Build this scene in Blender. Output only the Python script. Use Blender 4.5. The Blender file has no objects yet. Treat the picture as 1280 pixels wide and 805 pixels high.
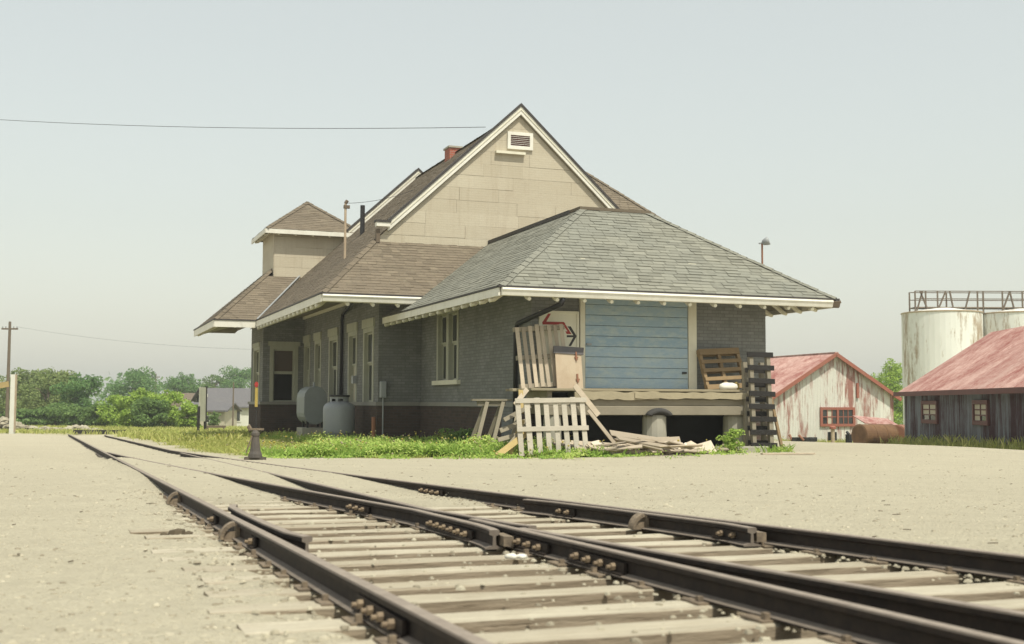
import bpy, math, random
import numpy as np
from mathutils import Vector, Matrix

# ------------------------------------------------------------------ camera, sky, sun, exposure
sc = bpy.context.scene
R_ = math.radians
FPX, HZ, EYE, ROLL, TH = 1500.0, 504.0, 0.93, 0.004, R_(20.4)
PITCH = math.atan((HZ - 402.5) / FPX)
cam_d = bpy.data.cameras.new('camera')
cam = bpy.data.objects.new('camera', cam_d)
sc.collection.objects.link(cam)
sc.camera = cam
cam_d.sensor_width = 36.0
cam_d.lens = 36.0 * FPX / 1280.0
cam_d.clip_start, cam_d.clip_end = 0.1, 5000.0
cam.matrix_world = (Matrix.Translation((0, 0, EYE)) @ Matrix.Rotation(math.pi / 2 + PITCH, 4, 'X')
                    @ Matrix.Rotation(ROLL, 4, 'Z'))
cam_d.dof.use_dof = True
cam_d.dof.focus_distance = 26.0
cam_d.dof.aperture_fstop = 3.6

SUN_AZ, SUN_EL = 11.0, 61.0          # azimuth from the freight front's normal towards the right
U2 = Vector((math.cos(TH), math.sin(TH), 0)); V2 = Vector((-math.sin(TH), math.cos(TH), 0))
sh = (-V2) * math.cos(R_(SUN_AZ)) + U2 * math.sin(R_(SUN_AZ))
SDIR = Vector((sh.x * math.cos(R_(SUN_EL)), sh.y * math.cos(R_(SUN_EL)), math.sin(R_(SUN_EL))))
world = bpy.data.worlds.new('World'); sc.world = world; world.use_nodes = True
wn, wl = world.node_tree.nodes, world.node_tree.links
bg = wn['Background']
sky = wn.new('ShaderNodeTexSky'); sky.sky_type = 'NISHITA'; sky.sun_disc = False
sky.sun_elevation = R_(SUN_EL); sky.sun_rotation = math.atan2(SDIR.x, SDIR.y)
sky.air_density = 1.6; sky.dust_density = 1.6; sky.ozone_density = 1.0; sky.altitude = 100
hs = wn.new('ShaderNodeHueSaturation'); hs.inputs['Saturation'].default_value = 0.52
tn = wn.new('ShaderNodeMixRGB'); tn.blend_type = 'MULTIPLY'; tn.inputs[0].default_value = 1.0
tn.inputs[2].default_value = (1.0, 1.0, 0.96, 1)
wl.new(sky.outputs[0], hs.inputs['Color']); wl.new(hs.outputs[0], tn.inputs[1]); 
hz_ = wn.new('ShaderNodeMixRGB'); hz_.inputs[0].default_value = 0.48; hz_.inputs[2].default_value = (4.32, 4.45, 4.02, 1)   # even summer haze
wl.new(tn.outputs[0], hz_.inputs[1]); wl.new(hz_.outputs[0], bg.inputs[0])
bg.inputs[1].default_value = 0.14
sun_d = bpy.data.lights.new('sun', 'SUN'); sun_d.energy = 3.9; sun_d.angle = R_(0.6); sun_d.color = (1.0, 0.955, 0.82)
sun = bpy.data.objects.new('sun', sun_d); sc.collection.objects.link(sun)
sun.rotation_euler = SDIR.to_track_quat('Z', 'Y').to_euler()
sc.view_settings.view_transform = 'Standard'; sc.view_settings.look = 'None'
sc.view_settings.exposure = 0.27; sc.view_settings.gamma = 1.0; sc.view_settings.use_curve_mapping = False
sc.render.engine = 'CYCLES'
sc.cycles.max_bounces = 6; sc.cycles.transparent_max_bounces = 8

rnd = random.Random(7)
nrs = np.random.RandomState(11)
COL = sc.collection

# ------------------------------------------------------------------ placing helpers
def ray(px, py):
    a, b = (px - 640) / FPX, -(py - 402.5) / FPX
    c, s = math.cos(ROLL), math.sin(ROLL)
    a, b = a * c - b * s, a * s + b * c
    return Vector((a, math.cos(PITCH) - b * math.sin(PITCH), math.sin(PITCH) + b * math.cos(PITCH)))
def at(px, py, depth):                 # photo point at a real distance -> place in metres
    d = ray(px, py)
    return Vector((0, 0, EYE)) + d * (depth / d.y)
P0 = at(624.8, 357, 23.5)
def S2W(u, v, z):                      # station axes -> world
    return Vector((P0.x, P0.y, 0)) + U2 * u + V2 * v + Vector((0, 0, z))
def W2S(p):
    q = Vector(p) - Vector((P0.x, P0.y, 0))
    return Vector((q.dot(U2), q.dot(V2), p[2]))
def S_at_v(px, py, v):                 # photo point on the plane v = const of the station
    d = ray(px, py); o = Vector((0, 0, EYE)); q = o - Vector((P0.x, P0.y, 0))
    return W2S(o + d * ((v - q.dot(V2)) / d.dot(V2)))
def S_at_u(px, py, u):
    d = ray(px, py); o = Vector((0, 0, EYE)); q = o - Vector((P0.x, P0.y, 0))
    return W2S(o + d * ((u - q.dot(U2)) / d.dot(U2)))

def sstep(a, b, x):
    t = np.clip((x - a) / (b - a), 0, 1); return t * t * (3 - 2 * t)
_ph = nrs.rand(40, 3) * 6.28
def fbm(x, y, f0=1.0, octs=4):
    s = 0; amp = 1.0; f = f0; k = int(f0 * 7) % 9
    for i in range(octs):
        a, b, c = _ph[(k + i) % 40], _ph[(k + i + 11) % 40], _ph[(k + i + 23) % 40]
        s = s + amp * (np.sin(f * (x * 1.0 + .31 * y) + a[0] + 1.3 * np.sin(f * .7 * y + a[1])) *
                       np.sin(f * (y * .93 - .27 * x) + b[0] + 1.1 * np.sin(f * .8 * x + b[1])))
        amp *= .5; f *= 2.13
    return s
# track lines (world x as a function of y)
GA = 1.42
def xL(y): return 1.235 - .389 * y
def xB(y): return xL(y) + GA / math.cos(math.atan(.389))
def xA(y):
    y = np.asarray(y, float); q = 3.772 - .537 * y + .00189 * y * y
    return np.maximum(q, xL(y) + .075)
def xR(y):
    y = np.asarray(y, float); q = 3.772 - .537 * y + .00189 * y * y
    sl = -.537 + .00378 * y
    return np.maximum(q + GA * np.hypot(1, sl), xB(y))
def zrail(y): return .3225 - .0165 * y
RH = .110
def gz(x, y):
    x = np.asarray(x, float); y = np.asarray(y, float)
    g = .2125 - .0165 * np.minimum(y, 40)
    k = .012 + .016 * sstep(0, 14, x)
    g = g - k * np.clip(y - 40, 0, 260) * 1.0
    g = g - .006 * np.clip(y - 300, 0, 1e9)
    # station pad
    qx, qy = x - P0.x, y - P0.y
    u = qx * math.cos(TH) + qy * math.sin(TH); v = -qx * math.sin(TH) + qy * math.cos(TH)
    du = np.maximum(np.maximum(-1.0 - u, u - 11), 0); dv = np.maximum(np.maximum(-.8 - v, v - 30), 0)
    pad = 1 - sstep(0, 6, np.hypot(du, dv))
    zp = -.05 - .012 * np.clip(v - 2, 0, 40)
    g = g * (1 - pad) + np.maximum(g, zp) * pad
    return g
def gz1(x, y): return float(gz(x, y))

# ------------------------------------------------------------------ mesh builder
class MB:
    def __init__(s): s.v = []; s.f = []; s.t = []
    def add(s, vs, fs, t=0.0):
        o = len(s.v); s.v.extend([tuple(p) for p in vs])
        for f in fs: s.f.append(tuple(i + o for i in f)); s.t.append(t)
    def box(s, x0, y0, z0, x1, y1, z1, t=0.0):
        x0, x1 = min(x0, x1), max(x0, x1); y0, y1 = min(y0, y1), max(y0, y1); z0, z1 = min(z0, z1), max(z0, z1)
        s.add([(x0,y0,z0),(x1,y0,z0),(x1,y1,z0),(x0,y1,z0),(x0,y0,z1),(x1,y0,z1),(x1,y1,z1),(x0,y1,z1)],
              [(3,2,1,0),(4,5,6,7),(0,1,5,4),(1,2,6,5),(2,3,7,6),(3,0,4,7)], t); return s
    def frame(s, o, ax, ay, az, t=0.0):
        o, ax, ay, az = map(Vector, (o, ax, ay, az))
        vs = [o, o+ax, o+ax+ay, o+ay, o+az, o+ax+az, o+ax+ay+az, o+ay+az]
        s.add(vs, [(3,2,1,0),(4,5,6,7),(0,1,5,4),(1,2,6,5),(2,3,7,6),(3,0,4,7)], t); return s
    def bar(s, p, q, w, h, up=(0,0,1), t=0.0):
        p, q, up = Vector(p), Vector(q), Vector(up); d = (q - p).normalized()
        sd = d.cross(up)
        if sd.length < 1e-4: sd = d.cross(Vector((1,0,0)))
        sd.normalize(); u2 = sd.cross(d)
        s.frame(p - sd*w/2 - u2*h/2, q - p, sd*w, u2*h, t); return s
    def prism(s, poly, vec, t=0.0):
        poly = [Vector(p) for p in poly]; vec = Vector(vec); n = len(poly)
        vs = poly + [p + vec for p in poly]
        fs = [tuple(range(n))[::-1], tuple(range(n, 2*n))] + [(i, (i+1) % n, n+(i+1) % n, n+i) for i in range(n)]
        s.add(vs, fs, t); return s
    def tube(s, pts, rs, n=8, cap=True, t=0.0):
        pts = [Vector(p) for p in pts]
        if not hasattr(rs, '__len__'): rs = [rs]*len(pts)
        vs = []; fs = []
        ref = Vector((0.3, 0.9, 0.2))
        for i, p in enumerate(pts):
            d = (pts[min(i+1, len(pts)-1)] - pts[max(i-1, 0)]).normalized()
            a = d.cross(ref)
            if a.length < 1e-3: a = d.cross(Vector((1, 0, 0)))
            a.normalize(); b = d.cross(a)
            for k in range(n):
                w = 2*math.pi*k/n; vs.append(p + (a*math.cos(w) + b*math.sin(w))*rs[i])
        for i in range(len(pts)-1):
            for k in range(n):
                fs.append((i*n+k, i*n+(k+1) % n, (i+1)*n+(k+1) % n, (i+1)*n+k))
        if cap: fs += [tuple(range(n))[::-1], tuple(range((len(pts)-1)*n, len(pts)*n))]
        s.add(vs, fs, t); return s
    def lathe(s, prof, n=16, o=(0,0,0), t=0.0):
        vs = []; fs = []; m = len(prof)
        for r, z in prof:
            for k in range(n):
                w = 2*math.pi*k/n; vs.append((o[0]+r*math.cos(w), o[1]+r*math.sin(w), o[2]+z))
        for i in range(m-1):
            for k in range(n): fs.append((i*n+k, i*n+(k+1) % n, (i+1)*n+(k+1) % n, (i+1)*n+k))
        fs += [tuple(range(n))[::-1], tuple(range((m-1)*n, m*n))]
        s.add(vs, fs, t); return s
    def build(s, name, mat, parent=None, smooth=False, bevel=0.0, loc=None, rz=None):
        me = bpy.data.meshes.new(name)
        me.from_pydata(s.v, [], s.f); me.update()
        at_ = me.attributes.new('tint', 'FLOAT', 'FACE'); at_.data.foreach_set('value', s.t)
        # box-projected UVs in metres
        nl = len(me.loops)
        co = np.empty(len(me.vertices)*3); me.vertices.foreach_get('co', co); co = co.reshape(-1, 3)
        vi = np.empty(nl, dtype=np.int32); me.loops.foreach_get('vertex_index', vi)
        nf = len(me.polygons)
        nor = np.empty(nf*3); me.polygons.foreach_get('normal', nor); nor = np.abs(nor.reshape(-1, 3))
        tot = np.empty(nf, dtype=np.int32); me.polygons.foreach_get('loop_total', tot)
        ax = np.repeat(np.argmax(nor * np.array([1, 1, 1.001]), axis=1), tot); c = co[vi]
        uv = np.where((ax == 0)[:, None], c[:, [1, 2]], np.where((ax == 1)[:, None], c[:, [0, 2]], c[:, [0, 1]]))
        ul = me.uv_layers.new(name='uv'); ul.data.foreach_set('uv', uv.astype(np.float32).ravel())
        if smooth: me.polygons.foreach_set('use_smooth', [True]*nf)
        me.materials.append(mat)
        ob = bpy.data.objects.new(name, me); COL.objects.link(ob)
        if parent is not None: ob.parent = parent
        if loc is not None: ob.location = loc
        if rz is not None: ob.rotation_euler = (0, 0, rz)
        if bevel:
            b = ob.modifiers.new('bevel', 'BEVEL'); b.width = bevel; b.segments = 2; b.limit_method = 'ANGLE'
        return ob

def tag(o, label=None, cat=None, group=None, kind=None):
    if label: o['label'] = label
    if cat: o['category'] = cat
    if group: o['group'] = group
    if kind: o['kind'] = kind
    return o
def thing(name, label, cat, loc=(0,0,0), rz=0, group=None):
    o = bpy.data.objects.new(name, None); COL.objects.link(o); o.empty_display_size = .2
    o.location = loc; o.rotation_euler = (0, 0, rz)
    return tag(o, label, cat, group)
def group_node(name, parent):          # a part that is itself only a holder of pieces
    o = bpy.data.objects.new(name, None); COL.objects.link(o); o.parent = parent; o.empty_display_size = .1
    return o
def inst(src, parent, loc=None, rot=None, scale=None):
    c = src.copy(); COL.objects.link(c); c.parent = parent
    if loc is not None: c.location = loc
    if rot is not None: c.rotation_euler = rot
    if scale is not None: c.scale = scale
    return c

# ------------------------------------------------------------------ materials
MATS = {}
class N:
    def __init__(s, name, rough=.8, spec=.3, metal=0.0):
        m = bpy.data.materials.new(name); m.use_nodes = True; s.m = m; s.n = m.node_tree.nodes; s.l = m.node_tree.links
        s.b = s.n['Principled BSDF']; s.b.inputs['Roughness'].default_value = rough
        s.b.inputs['Specular IOR Level'].default_value = spec; s.b.inputs['Metallic'].default_value = metal
        MATS[name] = m
    def co(s, kind='Object', scale=(1,1,1)):
        tc = s.n.new('ShaderNodeTexCoord'); mp = s.n.new('ShaderNodeMapping'); mp.inputs['Scale'].default_value = scale
        s.l.new(tc.outputs[kind], mp.inputs[0]); return mp.outputs[0]
    def geo(s, scale=(1,1,1)):
        tc = s.n.new('ShaderNodeNewGeometry'); mp = s.n.new('ShaderNodeMapping'); mp.inputs['Scale'].default_value = scale
        s.l.new(tc.outputs['Position'], mp.inputs[0]); return mp.outputs[0]
    def noise(s, co, scale, detail=5, rough=.6, lo=None, hi=None):
        t = s.n.new('ShaderNodeTexNoise'); t.inputs['Scale'].default_value = scale; t.inputs['Detail'].default_value = detail
        t.inputs['Roughness'].default_value = rough; s.l.new(co, t.inputs['Vector'])
        return s.rng(t.outputs['Fac'], lo, hi) if lo is not None else t.outputs['Fac']
    def rng(s, v, lo, hi, a=0.0, b=1.0):
        r = s.n.new('ShaderNodeMapRange'); r.inputs[1].default_value = lo; r.inputs[2].default_value = hi
        r.inputs[3].default_value = a; r.inputs[4].default_value = b; s.l.new(v, r.inputs[0]); return r.outputs[0]
    def mix(s, f, a, b, mode='MIX'):
        m = s.n.new('ShaderNodeMixRGB'); m.blend_type = mode
        for i, x in ((0, f), (1, a), (2, b)):
            if hasattr(x, 'is_linked'): s.l.new(x, m.inputs[i])
            elif i == 0: m.inputs[0].default_value = x
            else: m.inputs[i].default_value = (x[0], x[1], x[2], 1)
        return m.outputs[0]
    def math(s, op, a, b=0.0):
        m = s.n.new('ShaderNodeMath'); m.operation = op
        for i, x in ((0, a), (1, b)):
            if hasattr(x, 'is_linked'): s.l.new(x, m.inputs[i])
            else: m.inputs[i].default_value = x
        return m.outputs[0]
    def tint(s, name='tint'):
        a = s.n.new('ShaderNodeAttribute'); a.attribute_name = name; return a.outputs['Fac']
    def orand(s):
        return s.n.new('ShaderNodeObjectInfo').outputs['Random']
    def col(s, c): 
        if hasattr(c, 'is_linked'): s.l.new(c, s.b.inputs['Base Color'])
        else: s.b.inputs['Base Color'].default_value = (*c, 1)
        return s
    def rgh(s, r): s.l.new(r, s.b.inputs['Roughness']); return s
    def bump(s, h, strength=.4, dist=.01):
        b = s.n.new('ShaderNodeBump'); b.inputs['Strength'].default_value = strength; b.inputs['Distance'].default_value = dist
        s.l.new(h, b.inputs['Height']); s.l.new(b.outputs[0], s.b.inputs['Normal']); return s

def sc3(c, k): return (c[0]*k, c[1]*k, c[2]*k)
def wood_mat(name, c, var=.35, streak=(1, 1, 1), rough=.85, k2=None, tintamt=.0):
    m = N(name, rough, .2); co = m.co('Object')
    f1 = m.noise(co, 2.0, 6, .65, .3, .7); f2 = m.noise(m.co('UV', (3, 40, 1)), 3.0, 4, .6, .3, .7)
    base = m.mix(m.orand(), sc3(c, 1-var*.7), sc3(c, 1+var*.5))
    base = m.mix(m.math('MULTIPLY', f1, .5), base, k2 or sc3(c, .5))
    base = m.mix(m.math('MULTIPLY', f2, .45), base, sc3(c, .55))
    m.col(base).bump(f2, .35, .006); return m.m
def paint_mat(name, c, dirt=(.2,.17,.12), amt=.35, rough=.6, peel=None, scale=1.5):
    m = N(name, rough, .3); co = m.geo()
    f = m.noise(co, scale, 8, .7, .42, .75); g = m.noise(m.geo((3, 3, .6)), 2.2, 6, .65, .45, .75)
    base = m.mix(m.math('MULTIPLY', f, amt), c, dirt)
    base = m.mix(m.math('MULTIPLY', g, amt*.8), base, sc3(dirt, 1.3))
    if peel: base = m.mix(m.noise(co, 9, 6, .7, .62, .66), base, peel)
    m.col(base).bump(f, .15, .004); return m.m
def brick_mat(name, c1, c2, mortar, dirt, amt=.4, bw=.215, bh=.075, strength=.5):
    m = N(name, .9, .15); uv = m.co('UV')
    b = m.n.new('ShaderNodeTexBrick'); b.inputs['Scale'].default_value = 1.0
    b.inputs['Brick Width'].default_value = bw; b.inputs['Row Height'].default_value = bh
    b.inputs['Mortar Size'].default_value = .007; b.inputs['Mortar Smooth'].default_value = .3
    b.inputs['Color1'].default_value = (*c1, 1); b.inputs['Color2'].default_value = (*c2, 1); b.inputs['Mortar'].default_value = (*mortar, 1)
    m.l.new(uv, b.inputs['Vector'])
    f = m.noise(m.geo(), .8, 8, .7, .4, .75); g = m.noise(m.geo((2.5, 2.5, .5)), 1.7, 6, .7, .5, .8)
    base = m.mix(m.math('MULTIPLY', f, amt), b.outputs['Color'], dirt)
    base = m.mix(m.math('MULTIPLY', g, amt*.7), base, sc3(dirt, .6))
    m.col(base); inv = m.math('SUBTRACT', 1.0, b.outputs['Fac'])
    m.bump(m.math('ADD', inv, m.math('MULTIPLY', m.noise(m.geo(), 60, 3), .3)), strength, .008); return m.m
def shingle_mat(name, c, c2, light):
    m = N(name, .92, .15); t = m.tint()
    base = m.mix(t, sc3(c, .66), c)
    base = m.mix(m.noise(m.geo(), .55, 6, .65, .42, .72), base, c2)
    base = m.mix(m.math('MULTIPLY', m.noise(m.geo(), 3.5, 6, .7, .55, .8), .5), base, light)
    base = m.mix(m.math('MULTIPLY', m.noise(m.geo(), 90, 2), .25), base, sc3(c, .4))
    m.col(base).bump(m.noise(m.geo(), 120, 2), .2, .004); return m.m

shingle_mat('shingle_grey', (.275, .270, .222), (.218, .220, .188), (.35, .345, .28))
shingle_mat('shingle_brown', (.212, .174, .127), (.168, .138, .103), (.28, .245, .172))
brick_mat('brick_painted', (.185, .187, .177), (.245, .246, .232), (.145, .147, .14), (.13, .128, .117), .6)
brick_mat('brick_base', (.068, .049, .041), (.10, .068, .055), (.088, .079, .07), (.032, .028, .025), .4)
brick_mat('brick_red', (.42, .13, .08), (.36, .10, .07), (.35, .3, .25), (.2, .08, .06), .3)
paint_mat('cream_trim', (.70, .67, .54), (.36, .31, .22), .30)
paint_mat('fascia_white', (.72, .70, .62), (.38, .33, .25), .32)
paint_mat('pale_frame', (.40, .40, .32), (.20, .19, .14), .4)
paint_mat('stone_sill', (.26, .25, .22), (.15, .14, .12), .4)
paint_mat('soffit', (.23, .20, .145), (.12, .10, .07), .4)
paint_mat('dark_metal', (.020, .020, .022), (.05, .04, .035), .3, .5)
paint_mat('old_iron', (.075, .068, .062), (.15, .12, .09), .6, .8)
paint_mat('galv', (.30, .315, .32), (.25, .25, .24), .35, .45)
paint_mat('tank_dark', (.10, .095, .10), (.16, .14, .12), .5)
paint_mat('tank_grey', (.23, .25, .245), (.14, .14, .13), .35, .5)
paint_mat('propane_paint', (.275, .29, .305), (.16, .16, .155), .3, .42)
paint_mat('roof_edge', (.045, .040, .038), (.09, .08, .07), .3)
paint_mat('white_board', (.70, .68, .56), (.42, .36, .24), .25)
paint_mat('red_paint', (.33, .035, .03), (.2, .05, .04), .3)
paint_mat('black_paint', (.028, .026, .028), (.07, .06, .05), .3)
paint_mat('rust_panel', (.46, .375, .27), (.28, .19, .12), .65)
paint_mat('rusty_pipe', (.26, .12, .07), (.14, .06, .04), .5)
paint_mat('rust_tank', (.19, .105, .05), (.085, .045, .028), .75, .8, scale=3)
paint_mat('concrete', (.36, .34, .28), (.22, .2, .15), .5, .9)
paint_mat('barn_red_trim', (.31, .105, .07), (.22, .12, .09), .5)
paint_mat('maroon_trim', (.12, .035, .03), (.07, .03, .03), .5)
paint_mat('curtain', (.5, .46, .36), (.3, .27, .2), .4)
paint_mat('house_white', (.62, .62, .55), (.4, .38, .3), .2)
paint_mat('house_roof', (.12, .115, .12), (.16, .15, .14), .4)
paint_mat('house_blue', (.26, .29, .30), (.2, .2, .2), .2)
paint_mat('yellow_paint', (.40, .30, .07), (.22, .16, .07), .5)
paint_mat('pole_wood', (.16, .125, .09), (.08, .06, .045), .5, .9)
wood_mat('weathered_wood', (.34, .30, .225))
wood_mat('dock_wood', (.40, .345, .235), .3)
wood_mat('white_wood', (.56, .51, .42), .18)
wood_mat('brown_wood', (.30, .21, .115), .3)
wood_mat('scrap_wood', (.54, .455, .345), .6)
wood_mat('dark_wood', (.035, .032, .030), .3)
wood_mat('yellow_wood', (.50, .38, .17), .3)
m = N('tie_wood', .9, .15); f1 = m.noise(m.co('Object', (1, 1, 1)), 3.0, 6, .7, .3, .7); f2 = m.noise(m.co('Object', (1.2, 34, 12)), 3.0, 5, .65, .35, .68); f3 = m.noise(m.co('Object', (.8, 60, 20)), 2.2, 3, .6, .60, .66)
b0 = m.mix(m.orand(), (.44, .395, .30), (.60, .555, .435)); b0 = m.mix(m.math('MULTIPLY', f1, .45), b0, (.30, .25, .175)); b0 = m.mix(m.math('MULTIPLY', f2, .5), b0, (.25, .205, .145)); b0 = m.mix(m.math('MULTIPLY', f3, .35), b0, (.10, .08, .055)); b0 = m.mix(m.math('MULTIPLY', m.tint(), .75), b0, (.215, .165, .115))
m.col(b0).bump(m.math('SUBTRACT', f2, f3), .5, .010)
m = N('siding', .75, .25); f = m.noise(m.geo((1, 1, 1)), .9, 8, .7, .4, .75); g = m.noise(m.geo((2, 2, 14)), 3, 5, .6, .4, .7)
b0 = m.mix(m.orand(), (.455, .408, .312), (.51, .463, .36)); b0 = m.mix(m.math('MULTIPLY', f, .32), b0, (.36, .30, .21)); b0 = m.mix(m.math('MULTIPLY', g, .30), b0, (.42, .35, .25))
bk = m.n.new('ShaderNodeTexBrick'); bk.inputs['Scale'].default_value = 1.0; bk.inputs['Brick Width'].default_value = .2; bk.inputs['Row Height'].default_value = .065; bk.inputs['Mortar Size'].default_value = .006; m.l.new(m.co('UV'), bk.inputs['Vector'])
b0 = m.mix(m.math('MULTIPLY', bk.outputs['Fac'], .16), b0, (.30, .24, .17)); st_ = m.noise(m.geo((3.5, 3.5, .35)), 1.6, 6, .7, .52, .78); b0 = m.mix(m.math('MULTIPLY', st_, .45), b0, (.30, .235, .16))
m.col(b0).bump(m.math('SUBTRACT', g, bk.outputs['Fac']), .25, .004)
m = N('siding_gap', .9, .1); m.col((.16, .105, .065))
m = N('blue_plank', .65, .3); f = m.noise(m.geo((1.2, 1.2, 3)), 2.4, 8, .7, .45, .72); g = m.noise(m.geo((2, 2, 10)), 4, 6, .7, .5, .75)
b0 = m.mix(m.orand(), (.27, .375, .46), (.35, .455, .53)); b0 = m.mix(m.math('MULTIPLY', f, .7), b0, (.50, .55, .48)); b0 = m.mix(m.math('MULTIPLY', g, .35), b0, (.17, .25, .30))
m.col(b0).bump(g, .3, .004)
# corrugated iron, painted and rusting
def tin(name, paint, rust, lo, hi, seed):
    m = N(name, .62, .3, .0); g = m.geo((1, 1, 1))
    n1 = m.noise(m.geo((1.0, 1.0, .22)), .75 + seed*.01, 8, .72); n2 = m.noise(m.geo((4, 4, .35)), 1.6, 6, .7)
    f = m.rng(m.math('ADD', m.math('MULTIPLY', n1, .6), m.math('MULTIPLY', n2, .4)), lo, hi)
    base = m.mix(m.orand(), sc3(paint, .88), sc3(paint, 1.08)); rc = m.mix(m.noise(g, 5, 5, .7), rust, sc3(rust, .6))
    b = m.mix(f, base, rc); b = m.mix(m.math('MULTIPLY', m.noise(g, 14, 4, .7, .5, .8), .3), b, sc3(paint, .5))
    m.col(b).rgh(m.rng(f, 0, 1, .5, .85)); return m.m
tin('tin_white', (.66, .65, .59), (.42, .21, .17), .50, .57, 1)
tin('tin_roof', (.50, .33, .285), (.33, .125, .105), .42, .60, 5)
tin('tin_blue', (.19, .21, .24), (.075, .035, .045), .44, .56, 9)
m = N('silo_white', .55, .35); n1 = m.noise(m.geo((1, 1, .25)), .35, 8, .72); n2 = m.noise(m.geo((3, 3, .6)), 1.0, 7, .72)
f = m.rng(m.math('ADD', m.math('MULTIPLY', n1, .6), m.math('MULTIPLY', n2, .4)), .515, .575)
b0 = m.mix(f, (.77, .775, .73), (.38, .29, .20)); b0 = m.mix(m.math('MULTIPLY', m.noise(m.geo((1, 1, .3)), .9, 6, .7, .4, .8), .30), b0, (.50, .51, .45)); m.col(b0)
# rail steel: rusty sides, worn running face where tint = 1
m = N('rail_steel', .72, .22); f = m.noise(m.co('Object'), 14, 5, .7, .35, .7)
b0 = m.mix(f, (.020, .0155, .0135), (.042, .030, .023)); b0 = m.mix(m.tint(), b0, m.mix(f, (.29, .245, .20), (.20, .165, .135)))
m.col(b0).bump(f, .2, .002)
m = N('rusty_iron', .8, .3); f = m.noise(m.co('Object'), 20, 5, .7, .35, .7); m.col(m.mix(f, (.12, .095, .07), (.27, .21, .145))).bump(f, .3, .003)
m = N('bolt_iron', .75, .3); f = m.noise(m.co('Object'), 30, 4, .7, .35, .7); m.col(m.mix(f, (.17, .125, .085), (.27, .205, .13)))
m = N('rubber', .85, .25); m.col(m.mix(m.noise(m.geo(), 6, 5, .7), (.03, .03, .03), (.07, .065, .06)))
m = N('glass_dark', .08, .6); m.col(m.mix(m.noise(m.geo(), 1.3, 3), (.015, .018, .02), (.05, .055, .055)))
m = N('blind', .7, .2); m.col((.10, .075, .055))
m = N('paper_white', .8, .2); m.col(m.mix(m.noise(m.geo(), 6, 4), (.78, .76, .68), (.6, .57, .48)))
m = N('cardboard', .85, .15); m.col(m.mix(m.orand(), (.50, .42, .31), (.66, .60, .50)))
m = N('void', 1, 0); m.col((.02, .018, .015))
def leaf_mat(name, dark, mid, light):
    m = N(name, .7, .2); t = m.tint()
    c = m.mix(m.rng(t, 0, .55), dark, mid); c = m.mix(m.rng(t, .5, 1), c, light); m.col(c)
    tr = m.n.new('ShaderNodeBsdfTranslucent'); m.l.new(c, tr.inputs[0]); ms = m.n.new('ShaderNodeMixShader'); ms.inputs[0].default_value = .42
    out = m.n['Material Output']; m.l.new(m.b.outputs[0], ms.inputs[1]); m.l.new(tr.outputs[0], ms.inputs[2]); m.l.new(ms.outputs[0], out.inputs[0])
leaf_mat('leaf_dark', (.09, .18, .065), (.155, .28, .095), (.24, .37, .13))
leaf_mat('leaf_mid', (.10, .17, .055), (.16, .255, .075), (.24, .34, .11))
leaf_mat('leaf_bright', (.20, .31, .055), (.32, .46, .08), (.44, .55, .13))
leaf_mat('leaf_olive', (.14, .20, .065), (.22, .285, .095), (.32, .37, .14))
leaf_mat('grass_blade', (.29, .34, .09), (.46, .48, .14), (.64, .60, .26))
leaf_mat('weed_blade', (.19, .32, .06), (.35, .49, .10), (.55, .62, .20))
leaf_mat('flower_head', (.45, .40, .22), (.55, .50, .36), (.62, .52, .12))
# ground: pale gravel, soil and grass by zone, with fine relief
m = N('ground_mat', .95, .1); g = m.geo()
big = m.noise(g, .25, 5, .6, .35, .7); mid = m.noise(g, 1.8, 6, .65, .35, .7); fine = m.noise(g, 22, 5, .75, .3, .7); tiny = m.noise(g, 75, 3, .7, .35, .65)
b0 = m.mix(big, (.60, .548, .402), (.51, .466, .345))
streak = m.noise(m.geo((.16, 1.7, 1)), 1.0, 7, .72, .44, .68); b0 = m.mix(m.math('MULTIPLY', streak, .42), b0, (.39, .352, .255)); stain = m.noise(g, .55, 6, .7, .56, .68); b0 = m.mix(m.math('MULTIPLY', stain, .30), b0, (.33, .29, .21)); b0 = m.mix(m.math('MULTIPLY', mid, .35), b0, (.50, .445, .325))
b0 = m.mix(m.math('MULTIPLY', m.noise(g, 6.5, 6, .75, .38, .66), .30), b0, (.40, .358, .255))
b0 = m.mix(m.math('MULTIPLY', fine, .55), b0, (.335, .293, .21)); b0 = m.mix(m.math('MULTIPLY', tiny, .40), b0, (.58, .54, .43)); b0 = m.mix(m.math('MULTIPLY', m.noise(g, 48, 3, .6, .66, .74), .6), b0, (.16, .13, .09))
vo = m.n.new('ShaderNodeTexVoronoi'); vo.inputs['Scale'].default_value = 38; m.l.new(g, vo.inputs['Vector'])
b0 = m.mix(m.math('MULTIPLY', m.rng(vo.outputs['Distance'], .0, .35, 1, 0), .30), b0, (.60, .56, .47))
soil = m.mix(m.noise(g, 2.0, 6, .7), (.24, .25, .075), (.38, .345, .16))
gr = m.tint('grass'); crib_shade = m.tint('crib_shade')
b0 = m.mix(m.math('MULTIPLY', crib_shade, .65), b0, (.20, .16, .11))  # darker ballast tone paints in the shade of the gaps between ties
m.col(m.mix(gr, b0, soil))
hh = m.math('ADD', m.math('MULTIPLY', fine, .8), m.math('ADD', m.math('MULTIPLY', tiny, .35), m.math('MULTIPLY', vo.outputs['Distance'], .7)))
m.bump(hh, .8, .022)
m = N('stone', .95, .1); m.col(m.mix(m.tint(), (.24, .21, .155), (.47, .43, .325)))
m = N('clod', .95, .1); m.col((.10, .08, .055))
M = MATS

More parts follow.
